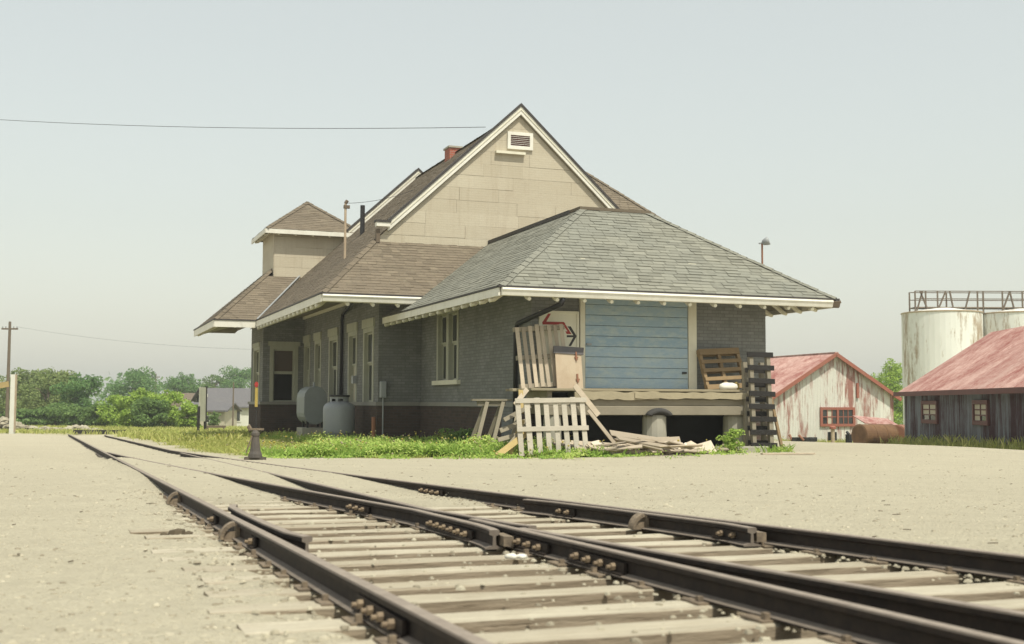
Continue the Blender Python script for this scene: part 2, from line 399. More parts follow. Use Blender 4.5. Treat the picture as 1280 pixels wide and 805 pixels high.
# ------------------------------------------------------------------ ground sheet
def axis(lo, f0, f1, hi, d, gr=1.045):
    a = list(np.arange(f0, f1 + 1e-6, d)); s = d; x = f1
    while x < hi: s *= gr; x += s; a.append(x)
    s = d; x = f0; b = []
    while x > lo: s *= gr; x -= s; b.append(x)
    return np.array(b[::-1] + a)
GX, GY = axis(-900, -5.2, 5.0, 900, .05), axis(-6, 2.6, 13.0, 1600, .05)
XX, YY = np.meshgrid(GX, GY)
def local_uv(x, y):
    qx, qy = x - P0.x, y - P0.y
    return qx*math.cos(TH) + qy*math.sin(TH), -qx*math.sin(TH) + qy*math.cos(TH)
def grass_mask(x, y):
    u, v = local_uv(x, y)
    nz = fbm(x, y, .9, 4) * .35
    edge = np.where(u < .8, -1.75 - (u - .8) * .30, -1.75 + (u - .8) * .235)
    a = sstep(-.15, .35, v - edge + nz) * sstep(.3, .9, x - xR(y) - .35 + nz) * (1 - sstep(6.0, 6.6, u + nz))
    a = np.maximum(a, sstep(.2, 1.5, v - 31) * (x > xR(y) + .6))
    b = sstep(58, 64, y + nz * 6 + x * .05) * (x < xR(y) + 1.2)
    c = sstep(.0, 1.5, y - 50 - (x - 8) * .1 + nz) * (x > 6) * (u > 6)
    d = sstep(1.3, .6, np.abs(x - (barn_wall_x(y)) + .5) + nz * .4) * (y > 28) * (y < 52)
    return np.clip(np.maximum(np.maximum(a, b), np.maximum(c, d)), 0, 1)
BA = at(1132, 506, 48); BB = at(1300, 506, 33.0)      # dark barn: far and near end of its long wall
def barn_wall_x(y): return BA.x + (y - BA.y) * (BB.x - BA.x) / (BB.y - BA.y)
def ground_z(x, y):
    g = gz(x, y); x = np.asarray(x, float); y = np.asarray(y, float)
    zt = zrail(y) - RH
    dl = (x - xL(y)) * .932; dr = (x - xR(y)) * .9
    tr = (y < 62)
    nf = 1 - sstep(8.5, 12.5, y + fbm(x, y, 1.3, 2) * .8)
    zin = zt - .085 * nf + (1 - nf) * (.02 + .085 * sstep(11.5, 15, y) - .075 * sstep(20, 24, y))
    inside = sstep(-.18, .0, dl) * (1 - sstep(-.02, .10, dr))
    zl = zt - .014 * (1 - sstep(7.5, 9, y)) + .014 * fbm(x, y, 4.0, 3) + .05 * sstep(9, 14, y) - .075 * sstep(20, 24, y) - .07 * sstep(17, 19, y) * (1 - sstep(25, 28, y)) * sstep(-1.3, -.1, dl)
    left = sstep(-1.6, -.3, dl) * (1 - sstep(-.18, .0, dl))
    zrr = zrail(y) - .028 - .02 * sstep(20, 30, y)
    right = sstep(-.02, .10, dr) * (1 - sstep(.3, 6, dr))
    z = g + 0.012 * fbm(x, y, .6, 3) * sstep(2, 6, np.abs(dl)) 
    z = z * (1 - inside - left * 1.0 - right) + zin * inside + zl * left + zrr * right
    z = np.where(tr, z, g)
    near = 1 - sstep(12, 22, y)
    z = z + near * (.0045 * fbm(x, y, 9.0, 3) + .003 * fbm(x, y, 31.0, 2)) * (1 - .6 * inside)
    return z, inside * nf
ZZ, CRIB = ground_z(XX, YY)
def gzz(x, y): return float(ground_z(x, y)[0])
GM = grass_mask(XX, YY)
nx, ny = len(GX), len(GY)
vv = np.stack([XX, YY, ZZ], -1).reshape(-1, 3)
idx = np.arange(nx*ny).reshape(ny, nx)
ff = np.stack([idx[:-1, :-1], idx[:-1, 1:], idx[1:, 1:], idx[1:, :-1]], -1).reshape(-1, 4)
me = bpy.data.meshes.new('ground'); me.vertices.add(len(vv)); me.vertices.foreach_set('co', vv.ravel())
me.loops.add(ff.size); me.loops.foreach_set('vertex_index', ff.ravel().astype(np.int32))
me.polygons.add(len(ff)); me.polygons.foreach_set('loop_start', np.arange(0, ff.size, 4, dtype=np.int32))
me.polygons.foreach_set('loop_total', np.full(len(ff), 4, dtype=np.int32)); me.update(calc_edges=True)
for nm, arr in (('grass', GM), ('crib_shade', CRIB)):
    a_ = me.attributes.new(nm, 'FLOAT', 'POINT'); a_.data.foreach_set('value', arr.ravel().astype(np.float32))
me.polygons.foreach_set('use_smooth', [True]*len(ff)); me.materials.append(M['ground_mat'])
gob = bpy.data.objects.new('ground', me); COL.objects.link(gob)
tag(gob, 'pale gravel yard running into grass beyond the tracks', None, None, 'structure')

_ii = lambda arr, v: int(np.clip(np.searchsorted(arr, v), 0, len(arr)-1))
def gz_near(x, y): return float(ZZ[_ii(GY, y), _ii(GX, x)])
# loose stones on the yard (uncountable)
def blob(mb, c, r, n=5, t=0.0, flat=.6):
    ring = []
    a0 = rnd.random()*6
    top = (c[0]+rnd.uniform(-.2,.2)*r, c[1]+rnd.uniform(-.2,.2)*r, c[2]+r*flat*rnd.uniform(.7,1.2))
    for k in range(n):
        w = a0 + 2*math.pi*k/n; q = r*rnd.uniform(.7, 1.2)
        ring.append((c[0]+q*math.cos(w), c[1]+q*math.sin(w), c[2]-r*.1))
    ring2 = [(c[0]+(p[0]-c[0])*.72, c[1]+(p[1]-c[1])*.72, c[2]+r*flat*rnd.uniform(.5,.8)) for p in ring]
    fs = [(k, (k+1) % n, n+(k+1) % n, n+k) for k in range(n)] + [(n+k, n+(k+1) % n, 2*n) for k in range(n)]
    mb.add(ring+ring2+[top], fs, t)
mb = MB()
sy = 3.0 * (26/3.0) ** (nrs.rand(11000)**1.25); sx = nrs.uniform(-.62, .62, 11000) * sy; sz, scr = ground_z(sx, sy)
for x, y, z, cr in zip(sx.tolist(), sy.tolist(), sz.tolist(), scr.tolist()):
    r = rnd.choice((.005, .006, .008, .010, .012, .018)) * (1 + y*.015)
    if cr > .1 and rnd.random() < .5: continue
    blob(mb, (x, y, z), r*rnd.uniform(.6, 1.1), 5, rnd.random(), .5)
for i in range(2600):
    y = rnd.uniform(4, 12); k_ = rnd.choice((0, 1, 2, 3)); x = (xL(y) - .05 - abs(rnd.gauss(0, .25)), xL(y) + rnd.uniform(.1, 1.3), float(xB(y)) - abs(rnd.gauss(.1, .12)), float(xR(y)) - abs(rnd.gauss(.12, .15)))[k_]
    zt_ = zrail(y) - RH; zg = gz_near(x, y)
    blob(mb, (x, y, max(zg, zt_ - .012) if rnd.random() < .5 else zg), rnd.choice((.008, .010, .014, .02))*rnd.uniform(.6, 1.2), 5, rnd.random()*.9, .6)
tag(mb.build('gravel_stones', M['stone']), 'loose pale gravel stones strewn over the yard', 'gravel', None, 'stuff')

# ------------------------------------------------------------------ railway turnout
turn = thing('railway_turnout', 'rusty railway turnout with bleached timber ties crossing the gravel foreground', 'railway track', (0, 0, 0))
PROF = [(-.056,0),(-.056,.008),(-.011,.020),(-.008,.074),(-.030,.083),(-.030,.103),(-.025,.110),(.025,.110),(.030,.103),(.030,.083),(.008,.074),(.011,.020),(.056,.008),(.056,0)]
def rail_mesh(path, dz=0.0):
    mb = MB(); n = len(PROF); pts = [Vector((x, y, 0)) for x, y in path]; vs = []
    for i, p in enumerate(pts):
        d = (pts[min(i+1, len(pts)-1)] - pts[max(i-1, 0)]).normalized(); sd = Vector((d.y, -d.x, 0))
        zb = zrail(p.y) - RH + dz
        for a, b in PROF: vs.append((p.x + sd.x*a, p.y + sd.y*a, zb + b))
    fs = []; ts = []
    for i in range(len(pts)-1):
        for k in range(n):
            k2 = (k+1) % n; fs.append((i*n+k, (i+1)*n+k, (i+1)*n+k2, i*n+k2)); ts.append(1.0 if k == 6 else (.4 if k in (5, 7) else (.62 if k in (1, 11) else 0.0)))
    fs += [tuple(range(n)), tuple(range((len(pts)-1)*n, len(pts)*n))[::-1]]; ts += [.6, .6]
    o = len(mb.v); mb.v.extend(vs); mb.f.extend(fs); mb.t.extend(ts); return mb
def path(fx, y0, y1, st=.35):
    n = max(2, int(abs(y1-y0)/st)); return [(float(fx(y)), float(y)) for y in np.linspace(y0, y1, n)]
rails = {}
def rail(name, pth, dz=0.0, key=None):
    o = rail_mesh(pth, dz).build(name, M['rail_steel'], turn); rails[key] = o; return o
rail('stock_rail', path(xL, 1.4, 58), 0, 'L')
rail('stock_rail', path(xR, 1.4, 58), 0, 'R')
pa = path(xA, 24, 8.55) + [(xB(8.1)-.118, 8.1), (xB(7.7)-.112, 7.7), (xB(7.3)-.114, 7.3), (xB(7.05)-.135, 7.05), (xB(6.93)-.158, 6.93)]
rail('closure_rail', pa, -.002, 'A')
pb = path(xB, 24, 8.6) + [(float(xA(8.15))+.13, 8.15), (float(xA(7.8))+.118, 7.8), (float(xA(7.45))+.120, 7.45), (float(xA(7.25))+.15, 7.25)]
rail('closure_rail', pb, -.004, 'B')
rail('frog_rail', path(xB, 1.4, 7.72), 0.0, 'N')
rail('frog_rail', path(xA, 1.4, 7.1), -.003, 'F')
gl = [(xL(9.0)+.20, 9.0), (xL(8.75)+.15, 8.75), (xL(8.2)+.135, 8.2), (xL(7.3)+.135, 7.3), (xL(6.75)+.15, 6.75), (xL(6.5)+.20, 6.5)]
rail('guard_rail', gl, -.002, 'GL')
gr_ = [(float(xR(y)) - o, y) for y, o in ((9.75, .19), (9.45, .135), (8.8, .12), (8.0, .12), (7.45, .135), (7.15, .20))]
rail('guard_rail', gr_, -.002, 'GR')

def joint(key, fx, yc, ln, side, nb=4):
    par = rails[key]; d = Vector((float(fx(yc+.1)) - float(fx(yc-.1)), .2, 0)).normalized(); sd = Vector((d.y, -d.x, 0)) * side
    c = Vector((float(fx(yc)), yc, zrail(yc) - RH + .047)); a = c + sd*.018
    b = MB(); b.frame(a - d*ln/2 - Vector((0,0,.026)), d*ln, sd*.016, Vector((0,0,.052)))
    b.frame(a - d*ln/2 - Vector((0,0,.033)), d*ln, sd*.034, Vector((0,0,.010)))
    b.build('joint_bar', M['rail_steel'], par)
    for k in range(nb):
        p = a + d*((k - (nb-1)/2) * ln/(nb+.4)) + sd*.016
        bb = MB(); bb.tube([p, p+sd*.022], .019, 6); bb.tube([p+sd*.022, p+sd*.042], .010, 8); bb.build('bolt', M['bolt_iron'], par)
joint('L', xL, 4.30, .62, -1); joint('N', xB, 5.95, .62, -1); joint('A', xA, 9.55, .5, -1, 3); joint('R', xR, 11.9, .6, -1)
joint('GR', lambda y: xR(y)-.12, 9.25, .3, -1, 2); joint('GR', lambda y: xR(y)-.128, 7.42, .3, -1, 2)
joint('A', lambda y: xB(y)-.114, 7.75, .9, -1, 6); joint('N', xB, 6.75, .5, -1, 3); joint('L', xL, 8.4, .2, -1, 1); joint('L', xL, 6.85, .16, -1, 1)
# filler blocks in the flangeways
for fx, y in ((lambda y: xB(y)-.057, 6.98), (lambda y: xR(y)-.060, 7.30), (lambda y: xL(y)+.068, 6.9), (lambda y: xL(y)+.068, 8.6)):
    x = float(fx(y)); b = MB(); b.frame((x-.028, y-.11, zrail(y)-RH+.022), (.056, -.0, 0), (-.06, .2, 0), (0, 0, .056)); b.build('filler_block', M['rusty_iron'], turn)
# cast clamp shoes on the rails
def clamp(fx, y, side):
    d = Vector((float(fx(y+.1)) - float(fx(y-.1)), .2, 0)).normalized(); sd = Vector((d.y, -d.x, 0)) * side
    c = Vector((float(fx(y)), y, zrail(y) - RH)); b = MB()
    arc = [c + sd*(.03 + .10*math.cos(w)) + Vector((0,0,.005 + .105*math.sin(w))) for w in np.linspace(0, 1.45, 8)]
    for k in range(7): b.frame(arc[k] - d*.035, arc[k+1]-arc[k], d*.07, (arc[k]-c-sd*.03)*-.22)
    b.frame(c + sd*.012 - d*.05, sd*.02, d*.1, Vector((0,0,.098))); b.frame(c + sd*.03 - d*.02, sd*.085, d*.04, Vector((0,0,.05)))
    b.build('rail_clamp', M['rusty_iron'], turn)
clamp(lambda y: xR(y)-.12, 8.28, -1); clamp(xL, 7.45, -1); clamp(xL, 10.6, -1)
# timber ties, each its own part, with tie plates and spikes
TD = Vector((math.cos(R_(21.2)), math.sin(R_(21.2)), 0)); TN = Vector((-TD.y, TD.x, 0))
fast = {k: MB() for k in ('L', 'R', 'A', 'B', 'N', 'F')}
y = 2.35; k = 0
while y < 15.2:
    p0 = Vector((xL(y), y, 0))
    def hit(fx):
        lo, hi = -1.0, 8.0
        for _ in range(30):
            mi = (lo+hi)/2; q = p0 + TD*mi
            if q.x < float(fx(q.y)): lo = mi
            else: hi = mi
        return lo
    dR = hit(xR); a0 = -.50 + rnd.uniform(-.10, .06); a1 = dR + .42 + rnd.uniform(-.05, .12)
    mb = MB(); ns = 9; w = rnd.uniform(.19, .225); ht = .15; yaw = rnd.uniform(-.012, .012)
    zt0 = rnd.uniform(-.006, .002); vs = []
    dd = (TD + TN*yaw).normalized(); nn = Vector((-dd.y, dd.x, 0))
    prof = [(-.5, -1), (-.5, -.10), (-.44, -.02), (-.2, .012), (.15, .008), (.44, -.02), (.5, -.12), (.5, -1)]
    for i in range(ns+1):
        s_ = a0 + (a1-a0)*i/ns; c = p0 + dd*s_; zt = zrail(c.y) - RH + zt0
        for a, b in prof:
            vs.append((s_, a*w + rnd.uniform(-.005, .005), zt - .006 + (b*ht if b == -1 else b*.05 + rnd.uniform(-.005, .003))))
    m_ = len(prof)
    fs = [(i*m_+q, i*m_+q+1, (i+1)*m_+q+1, (i+1)*m_+q) for i in range(ns) for q in range(m_-1)] + [tuple(range(m_))[::-1], tuple(range(ns*m_, ns*m_+m_))]
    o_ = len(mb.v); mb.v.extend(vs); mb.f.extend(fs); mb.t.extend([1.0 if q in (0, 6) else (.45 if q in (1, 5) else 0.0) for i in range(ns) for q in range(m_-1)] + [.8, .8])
    mb.build('tie', M['tie_wood'], turn, loc=(p0.x, p0.y, 0), rz=math.atan2(dd.y, dd.x))
    for key, fx, lo, hi in (('L', xL, 0, 99), ('R', xR, 0, 99), ('A', xA, 8.2, 24), ('B', xB, 8.4, 24), ('N', xB, 0, 7.7), ('F', xA, 0, 7.0)):
        s_ = hit(fx); c = p0 + TD*s_
        if not (lo <= c.y <= hi): continue
        z = zrail(c.y) - RH
        f_ = fast[key]; f_.frame(c - TD*.105 - TN*.075 + Vector((0,0,z-.007)), TD*.21, TN*.15, Vector((0,0,.009)))
        for s1, s2 in ((-1, rnd.uniform(-.05,.05)), (1, rnd.uniform(-.05,.05))):
            q = c + TD*(.070*s1) + TN*s2
            f_.frame(q - TD*.012 - TN*.012 + Vector((0,0,z)), TD*.024, TN*.024, Vector((0,0,.018+rnd.random()*.012)))
    y += rnd.uniform(.40, .455) ; k += 1
for key, f_ in fast.items():
    tag(f_.build('tie_plates_and_spikes', M['rusty_iron'], rails[key]), kind='stuff')
# clods, a lone tie lying across the far end of the line
for i, (px, py, r) in enumerate(((222, 667, .07), (236, 672, .035), (205, 664, .03))):
    p = at(px, py, 7.9); mb = MB(); blob(mb, (0, 0, 0), r, 8, 0, .7); blob(mb, (r*.9, r*.2, 0), r*.6, 7, 0, .6)
    o = mb.build('dirt_clod', M['clod'], loc=(p.x, p.y, gzz(p.x, p.y)))
    tag(o, ('largest dark dirt clod on the gravel left of the near rail', 'small dark clod just right of the largest dirt clod', 'small dark clod just left of the largest dirt clod')[i], 'dirt clod', 'dirt clods beside the near rail')
p = at(124, 538, 62); mb = MB(); mb.frame((-1.3, -.12, 0), (2.6, .1, 0), (0, .24, 0), (0, 0, .2))
tag(mb.build('discarded_tie', M['dark_wood'], loc=(p.x, p.y, gzz(p.x, p.y)-.02)), 'dark discarded timber tie lying in the grass at the end of the line', 'timber')

# ------------------------------------------------------------------ station
st = thing('railway_station', 'old grey brick railway station with steep shingled roofs and a cream panelled gable', 'station', (P0.x, P0.y, 0), TH)
UM = 3.92
KM = .923
def zM(u): return 3.66 + KM*(u + 2.03)
def walls():
    w = MB(); b = MB(); s = MB()
    T_ = .3
    # freight room
    w.box(1.1, 1.1, .95, 6.74, 1.1+T_, 4.0); w.box(6.74-T_, 1.4, .95, 6.74, 9.31, 4.0)
    w.box(1.1, 1.4, .95, 1.1+T_, 6.0, 4.0); w.box(1.1, 7.84, .95, 1.1+T_, 9.31, 4.0)
    w.box(1.1, 6.0, .95, 1.1+T_, 7.84, 1.5); w.box(1.1, 6.0, 3.3, 1.1+T_, 7.84, 4.0)
    b.box(1.06, 1.06, -.9, 6.78, 9.31, .85); s.box(1.03, 1.03, .85, 6.81, 9.33, .95)
    # main block
    w.box(-.1, 9.31, .95, 7.94, 9.31+T_, 5.3); w.box(7.64, 9.61, .95, 7.94, 24.4, 5.0); w.box(-.1, 24.1, .95, 7.64, 24.4, 5.0)
    wins = [(9.81, 11.02), (11.8, 12.95), (14.41, 15.73), (16.99, 18.07), (18.91, 19.98)]
    e = 9.61
    for a, c in wins:
        w.box(-.1, e, .95, .2, a, 3.25); e = c
    w.box(-.1, e, .95, .2, 24.1, 3.25); w.box(-.1, 9.61, 3.25, .2, 24.1, 5.3)
    b.box(-.14, 9.27, -.9, 7.98, 24.44, .851); s.box(-.17, 9.24, .851, 8.0, 24.5, .951)
    # bay
    w.box(-1.53, 20.07, .95, -1.29, 20.37, 5.0); w.box(-.30, 20.07, .95, -.1, 20.37, 5.0); w.box(-1.29, 20.07, 3.05, -.30, 20.37, 5.0)
    w.box(-1.53, 20.37, .95, -1.23, 20.75, 5.0); w.box(-1.53, 22.2, .95, -1.23, 22.83, 5.0); w.box(-1.53, 20.75, 3.05, -1.23, 22.2, 5.0)
    w.box(-1.23, 22.53, .95, -.1, 22.83, 5.0)
    b.box(-1.58, 20.02, -.9, -.1, 22.88, .852); s.box(-1.62, 19.98, .852, -.1, 22.92, .952)
    w.build('wall', M['brick_painted'], st); b.build('brick_base', M['brick_base'], st); s.build('sill_course', M['stone_sill'], st)
    MB().box(1.045, 1.85, -.6, 1.3, 2.75, .848).build('corner_pier', M['brick_painted'], st)
    MB().box(1.5, 1.5, .96, 6.4, 9.2, 1.0).box(.25, 9.7, .96, 7.6, 24.0, 1.0).build('floor', M['void'], st)
walls()
def window(fr, a0, a1, z0, z1, sill=True, head=.30, mull=(), blind=None, fm='pale_frame', fw=.10, rail_z=.52):
    """fr(a, d, z): along the wall, outward distance, height"""
    g = group_node('window', st)
    def bx(mb, a, d0, z, a2, d1, z2):
        p = [fr(a, d0, z), fr(a2, d0, z), fr(a2, d1, z), fr(a, d1, z), fr(a, d0, z2), fr(a2, d0, z2), fr(a2, d1, z2), fr(a, d1, z2)]
        mb.add(p, [(3,2,1,0),(4,5,6,7),(0,1,5,4),(1,2,6,5),(2,3,7,6),(3,0,4,7)])
    f = MB(); zh = z1 - .0
    bx(f, a0, -.14, z0, a0+fw, .02, zh); bx(f, a1-fw, -.14, z0, a1, .02, zh); bx(f, a0+fw, -.14, zh-fw*.9, a1-fw, .02, zh)
    for m_ in mull: bx(f, m_-.10, -.14, z0, m_+.10, .015, zh-fw*.9)
    f.build('frame', M[fm], g)
    edges = [a0+fw] + [e for m_ in mull for e in (m_-.10, m_+.10)] + [a1-fw]
    zm = z0 + (z1-z0)*rail_z
    for i in range(0, len(edges), 2):
        e0, e1 = edges[i], edges[i+1]
        sa = MB(); t = .05
        for lo, hi, dd in ((z0, zm, -.11), (zm, zh-fw*.9, -.075)):
            bx(sa, e0, dd-.035, lo, e0+t, dd, hi); bx(sa, e1-t, dd-.035, lo, e1, dd, hi); bx(sa, e0+t, dd-.035, lo, e1-t, dd, lo+t); bx(sa, e0+t, dd-.035, hi-t, e1-t, dd, hi)
        sa.build('sash', M[fm], g)
        for (lo, hi, dd), mt in zip(((z0+t, zm-t, -.125), (zm+t, zh-fw*.9-t, -.09)), blind or ('glass_dark', 'glass_dark')):
            pn = MB(); bx(pn, e0+t*.9, dd-.01, lo, e1-t*.9, dd, hi); pn.build('pane', M[mt], g)
    if head: h = MB(); bx(h, a0-.06, -.05, z1+.002, a1+.06, .05, z1+head); h.build('lintel', M[fm], g)
    if sill: q = MB(); bx(q, a0-.15, -.1, z0-.11, a1+.15, .10, z0); q.build('sill', M['cream_trim' if sill == 2 else 'stone_sill'], g)
    return g
frF = lambda a, d, z: (1.1 - d, a, z)
frM = lambda a, d, z: (-.1 - d, a, z)
frBf = lambda a, d, z: (a, 20.07 - d, z)
frBs = lambda a, d, z: (-1.53 - d, a, z)
window(frF, 6.0, 7.84, 1.5, 3.3, sill=2, head=0, mull=(6.92,), fw=.13)
for a0, a1 in ((9.81, 11.02), (11.8, 12.95), (14.41, 15.73), (16.99, 18.07), (18.91, 19.98)):
    window(frM, a0, a1, .95, 3.0, sill=False, head=.25, fw=.14, blind=('glass_dark', 'glass_dark') if a0 != 11.8 else ('curtain', 'glass_dark'))
window(frBf, -1.29, -.30, .95, 2.9, sill=False, head=.15, fw=.13, blind=('void', 'blind'))
window(frBs, 20.75, 22.2, .95, 2.9, sill=False, head=.15, fw=.13)

# ---- roofs
def clip2(poly, a, b, c):              # keep a*x+b*y <= c
    out = []
    for i in range(len(poly)):
        p, q = poly[i], poly[(i+1) % len(poly)]; dp = a*p[0]+b*p[1]-c; dq = a*q[0]+b*q[1]-c
        if dp <= 0: out.append(p)
        if (dp < 0) != (dq < 0) and abs(dp-dq) > 1e-9:
            t = dp/(dp-dq); out.append((p[0]+(q[0]-p[0])*t, p[1]+(q[1]-p[1])*t))
    return out
def shingles(poly, edir, name, mat, parent, row=.135, tab=.30, seed=1, wob=.004, hb=.012):
    P = [Vector(p) for p in poly]; e = Vector(edir).normalized()
    n = Vector((0, 0, 0))
    for i in range(len(P)): n += P[i].cross(P[(i+1) % len(P)])
    n.normalize()
    if n.z < 0: n = -n
    up = n.cross(e)
    if up.z < 0: up = -up
    o = P[0]; r2 = random.Random(seed)
    Q = [((p-o).dot(e), (p-o).dot(up)) for p in P]
    t0 = min(q[1] for q in Q); t1 = max(q[1] for q in Q); mb = MB(); t = t0 - .03; k = 0
    while t < t1 - .02:
        tm = min(max(t + row*.5, t0 + .01), t1 - .005); xs = []
        for i in range(len(Q)):
            a, b = Q[i], Q[(i+1) % len(Q)]
            if (a[1] - tm)*(b[1] - tm) < 0: xs.append(a[0] + (b[0]-a[0])*(tm-a[1])/(b[1]-a[1]))
        if len(xs) >= 2:
            x0, x1 = min(xs), max(xs); x = x0 - r2.uniform(0, tab); rowt = r2.uniform(-.12, .12)
            while x < x1:
                w = tab*r2.uniform(.85, 1.15); a, b = max(x, x0), min(x+w-.008, x1); x += w
                if b - a < .03: continue
                h = hb + r2.uniform(-wob, wob*1.3); dt = r2.uniform(-.010, .012); tt = min(max(.5 + rowt + r2.gauss(0, .28), 0), 1)
                t_hi = min(t + row*1.1, t1)
                A = o + e*a + up*(t+dt) + n*h; B = o + e*b + up*(t+dt) + n*(h + r2.uniform(-.003, .003))
                C_ = o + e*b + up*t_hi + n*.004; D = o + e*a + up*t_hi + n*.004
                A0, B0 = A - n*(h-.001), B - n*(h-.001)
                mb.add([A, B, C_, D, A0, B0], [(0, 1, 2, 3), (4, 5, 1, 0)], tt)
        t += row; k += 1
    return tag(mb.build(name, mat, parent), kind='stuff')
def deck(mb, poly, th=.10): mb.prism(poly, (0, 0, -th))
def caps(mb, p, q, w=.115, st_=.22, seed=3, lift=.022):
    p, q = Vector(p), Vector(q); d = q - p; L = d.length; d.normalize(); sd = d.cross(Vector((0,0,1))).normalized(); n = sd.cross(d)
    k = 0; r2 = random.Random(seed)
    while k*st_ < L:
        a = p + d*(k*st_); b = p + d*min(k*st_ + st_*1.15, L); h = lift + r2.uniform(-.003, .006)
        vs = [a - sd*w - n*(w*.42) + n*(h+.01), a + n*(h+.014), a + sd*w - n*(w*.42) + n*(h+.01), b - sd*w - n*(w*.42) + n*h, b + n*h, b + sd*w - n*(w*.42) + n*h]
        mb.add(vs, [(0, 1, 4, 3), (1, 2, 5, 4)], min(max(.32 + r2.gauss(0, .2), 0), 1)); k += 1
# freight roof: truncated hip
fr_ = group_node('freight_roof', st)
zt = 5.42; a1, a2, b1 = 3.11, 4.73, 3.05
D = MB()
F_front = [(0,0,3.24),(7.84,0,3.24),(a2,b1,zt),(a1,b1,zt)]
F_left = [(0,9.31,3.24),(0,0,3.24),(a1,b1,zt),(a1,9.31,zt)]
F_right = [(7.84,0,3.24),(7.84,9.31,3.24),(a2,9.31,zt),(a2,b1,zt)]
for p in (F_front, F_left, F_right): deck(D, p)
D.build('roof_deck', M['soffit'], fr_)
shingles(F_front, (1,0,0), 'shingles', M['shingle_grey'], fr_, seed=4, row=.135, wob=.007, hb=.015)
shingles(F_left, (0,1,0), 'shingles', M['shingle_grey'], fr_, seed=5)
shingles(F_right, (0,1,0), 'shingles', M['shingle_grey'], fr_, seed=6)
c = MB(); caps(c, (0,0,3.24), (a1,b1,zt), seed=1); caps(c, (7.84,0,3.24), (a2,b1,zt), seed=2); tag(c.build('hip_cap', M['shingle_grey'], fr_), kind='stuff')
MB().box(a1-.10, b1-.10, zt-.04, a2+.10, 9.30, zt+.03).build('flat_deck', M['shingle_brown'], fr_)
MB().box(a1-.13, b1+.5, zt-.06, a1-.1, 9.30, zt+.03).build('flashing', M['roof_edge'], fr_)
# its fascias, gutter, drip edge and rafter tails
MB().box(-.03, 0, 3.04, .012, 9.2, 3.20).build('fascia', M['fascia_white'], fr_)
MB().box(7.82, 0, 3.05, 7.87, 9.2, 3.20).build('fascia', M['fascia_white'], fr_)
MB().box(-.045, -.035, 3.202, .02, 9.2, 3.245).box(-.045, -.055, 3.205, 7.9, .02, 3.246).build('drip_edge', M['roof_edge'], fr_)
g_ = MB(); gp = [(-.02, 3.20), (-.10, 3.20), (-.115, 3.16), (-.09, 3.12), (-.07, 3.05), (-.02, 3.04)]
g_.prism([(.02, a, z) for a, z in gp], (7.68, 0, 0)); g_.build('gutter', M['fascia_white'], fr_)
e_ = MB(); e_.prism([(7.69, -.03, 3.19), (7.69, -.10, 3.17), (7.69, -.06, 3.06), (7.69, -.02, 3.04)], (.2, .0, .0)); e_.frame((7.70, -.05, 3.10), (.26, .02, .05), (0, .1, 0), (-.02, 0, .06)); e_.build('broken_gutter_end', M['pole_wood'], fr_)
t_ = MB(); t_.tube([(0,0,0), (.10, 0, 0.035), (.5, 0, .035 + .40*.7)], [.04, .055, .055], 6)
t0 = t_.build('rafter_tail', M['cream_trim'], fr_); t0.location = (-.02, .58, 2.985)
for k in range(1, 15): inst(t0, fr_, (-.02, .58 + k*.60, 2.985))
for k in range(12): inst(t0, fr_, (.62 + k*.60, -.02, 2.995), (0, 0, math.pi/2))
for k in range(8): inst(t0, fr_, (7.82, .7 + k*.60, 3.035), (0, 0, math.pi))
# main roof
mr = group_node('main_roof', st)
zs = 3.66 + .85*1.91
uh = (zs - 3.66)/KM - 2.03
D = MB()
RG = zM(UM)
def PM(u, v): return (u, v, zM(u))
def PR(u, v): return (2*UM-u, v, zM(u))
deck(D, [PM(-2.03,23), PM(-2.03,7.4), PM(uh,9.31), PM(.12,9.31), PM(.12,23)]); deck(D, [PM(.12,20.1), PM(.12,9.22), PM(UM,9.22), PM(UM,20.1)])
deck(D, [PR(-2.03,7.4), PR(-2.03,23), PR(.12,23), PR(.12,9.31), PR(uh,9.31)]); deck(D, [PR(.12,9.22), PR(.12,20.1), PR(UM,20.1), PR(UM,9.22)])
deck(D, [(-2.03,7.4,3.66), (2*UM+2.03,7.4,3.66), (2*UM-uh,9.31,zs), (uh,9.31,zs)])
D.build('roof_deck', M['soffit'], mr)
shingles([PM(-2.03,20), PM(-2.03,7.4), PM(uh,9.31), PM(.12,9.31), PM(.12,20)], (0,1,0), 'shingles', M['shingle_brown'], mr, seed=7)
shingles([PM(.12,20), PM(.12,9.25), PM(UM,9.25), PM(UM,20)], (0,1,0), 'shingles', M['shingle_brown'], mr, seed=8)
shingles([(-2.03,7.4,3.66), (3.0,7.4,3.66), (3.0,9.31,zs), (uh,9.31,zs)], (1,0,0), 'shingles', M['shingle_brown'], mr, seed=9, tab=.25, row=.125)
c = MB(); caps(c, (-2.03,7.4,3.66), (uh,9.31,zs), seed=5); caps(c, (UM,9.2,RG), (UM,19.7,RG), seed=6); tag(c.build('hip_cap', M['shingle_brown'], mr), kind='stuff')
MB().box(-2.06, 7.40, 3.43, -2.02, 18.15, 3.62).build('fascia', M['fascia_white'], mr)
MB().box(-2.075, 7.36, 3.622, -2.0, 18.15, 3.665).box(-2.075, 7.34, 3.625, 1.2, 7.42, 3.666).build('drip_edge', M['roof_edge'], mr)
g_ = MB(); gp = [(7.41, 3.62), (7.32, 3.62), (7.30, 3.58), (7.33, 3.53), (7.35, 3.45), (7.41, 3.43)]
g_.prism([(-2.03, a, z) for a, z in gp], (2.72, 0, 0)); g_.build('gutter', M['fascia_white'], mr)
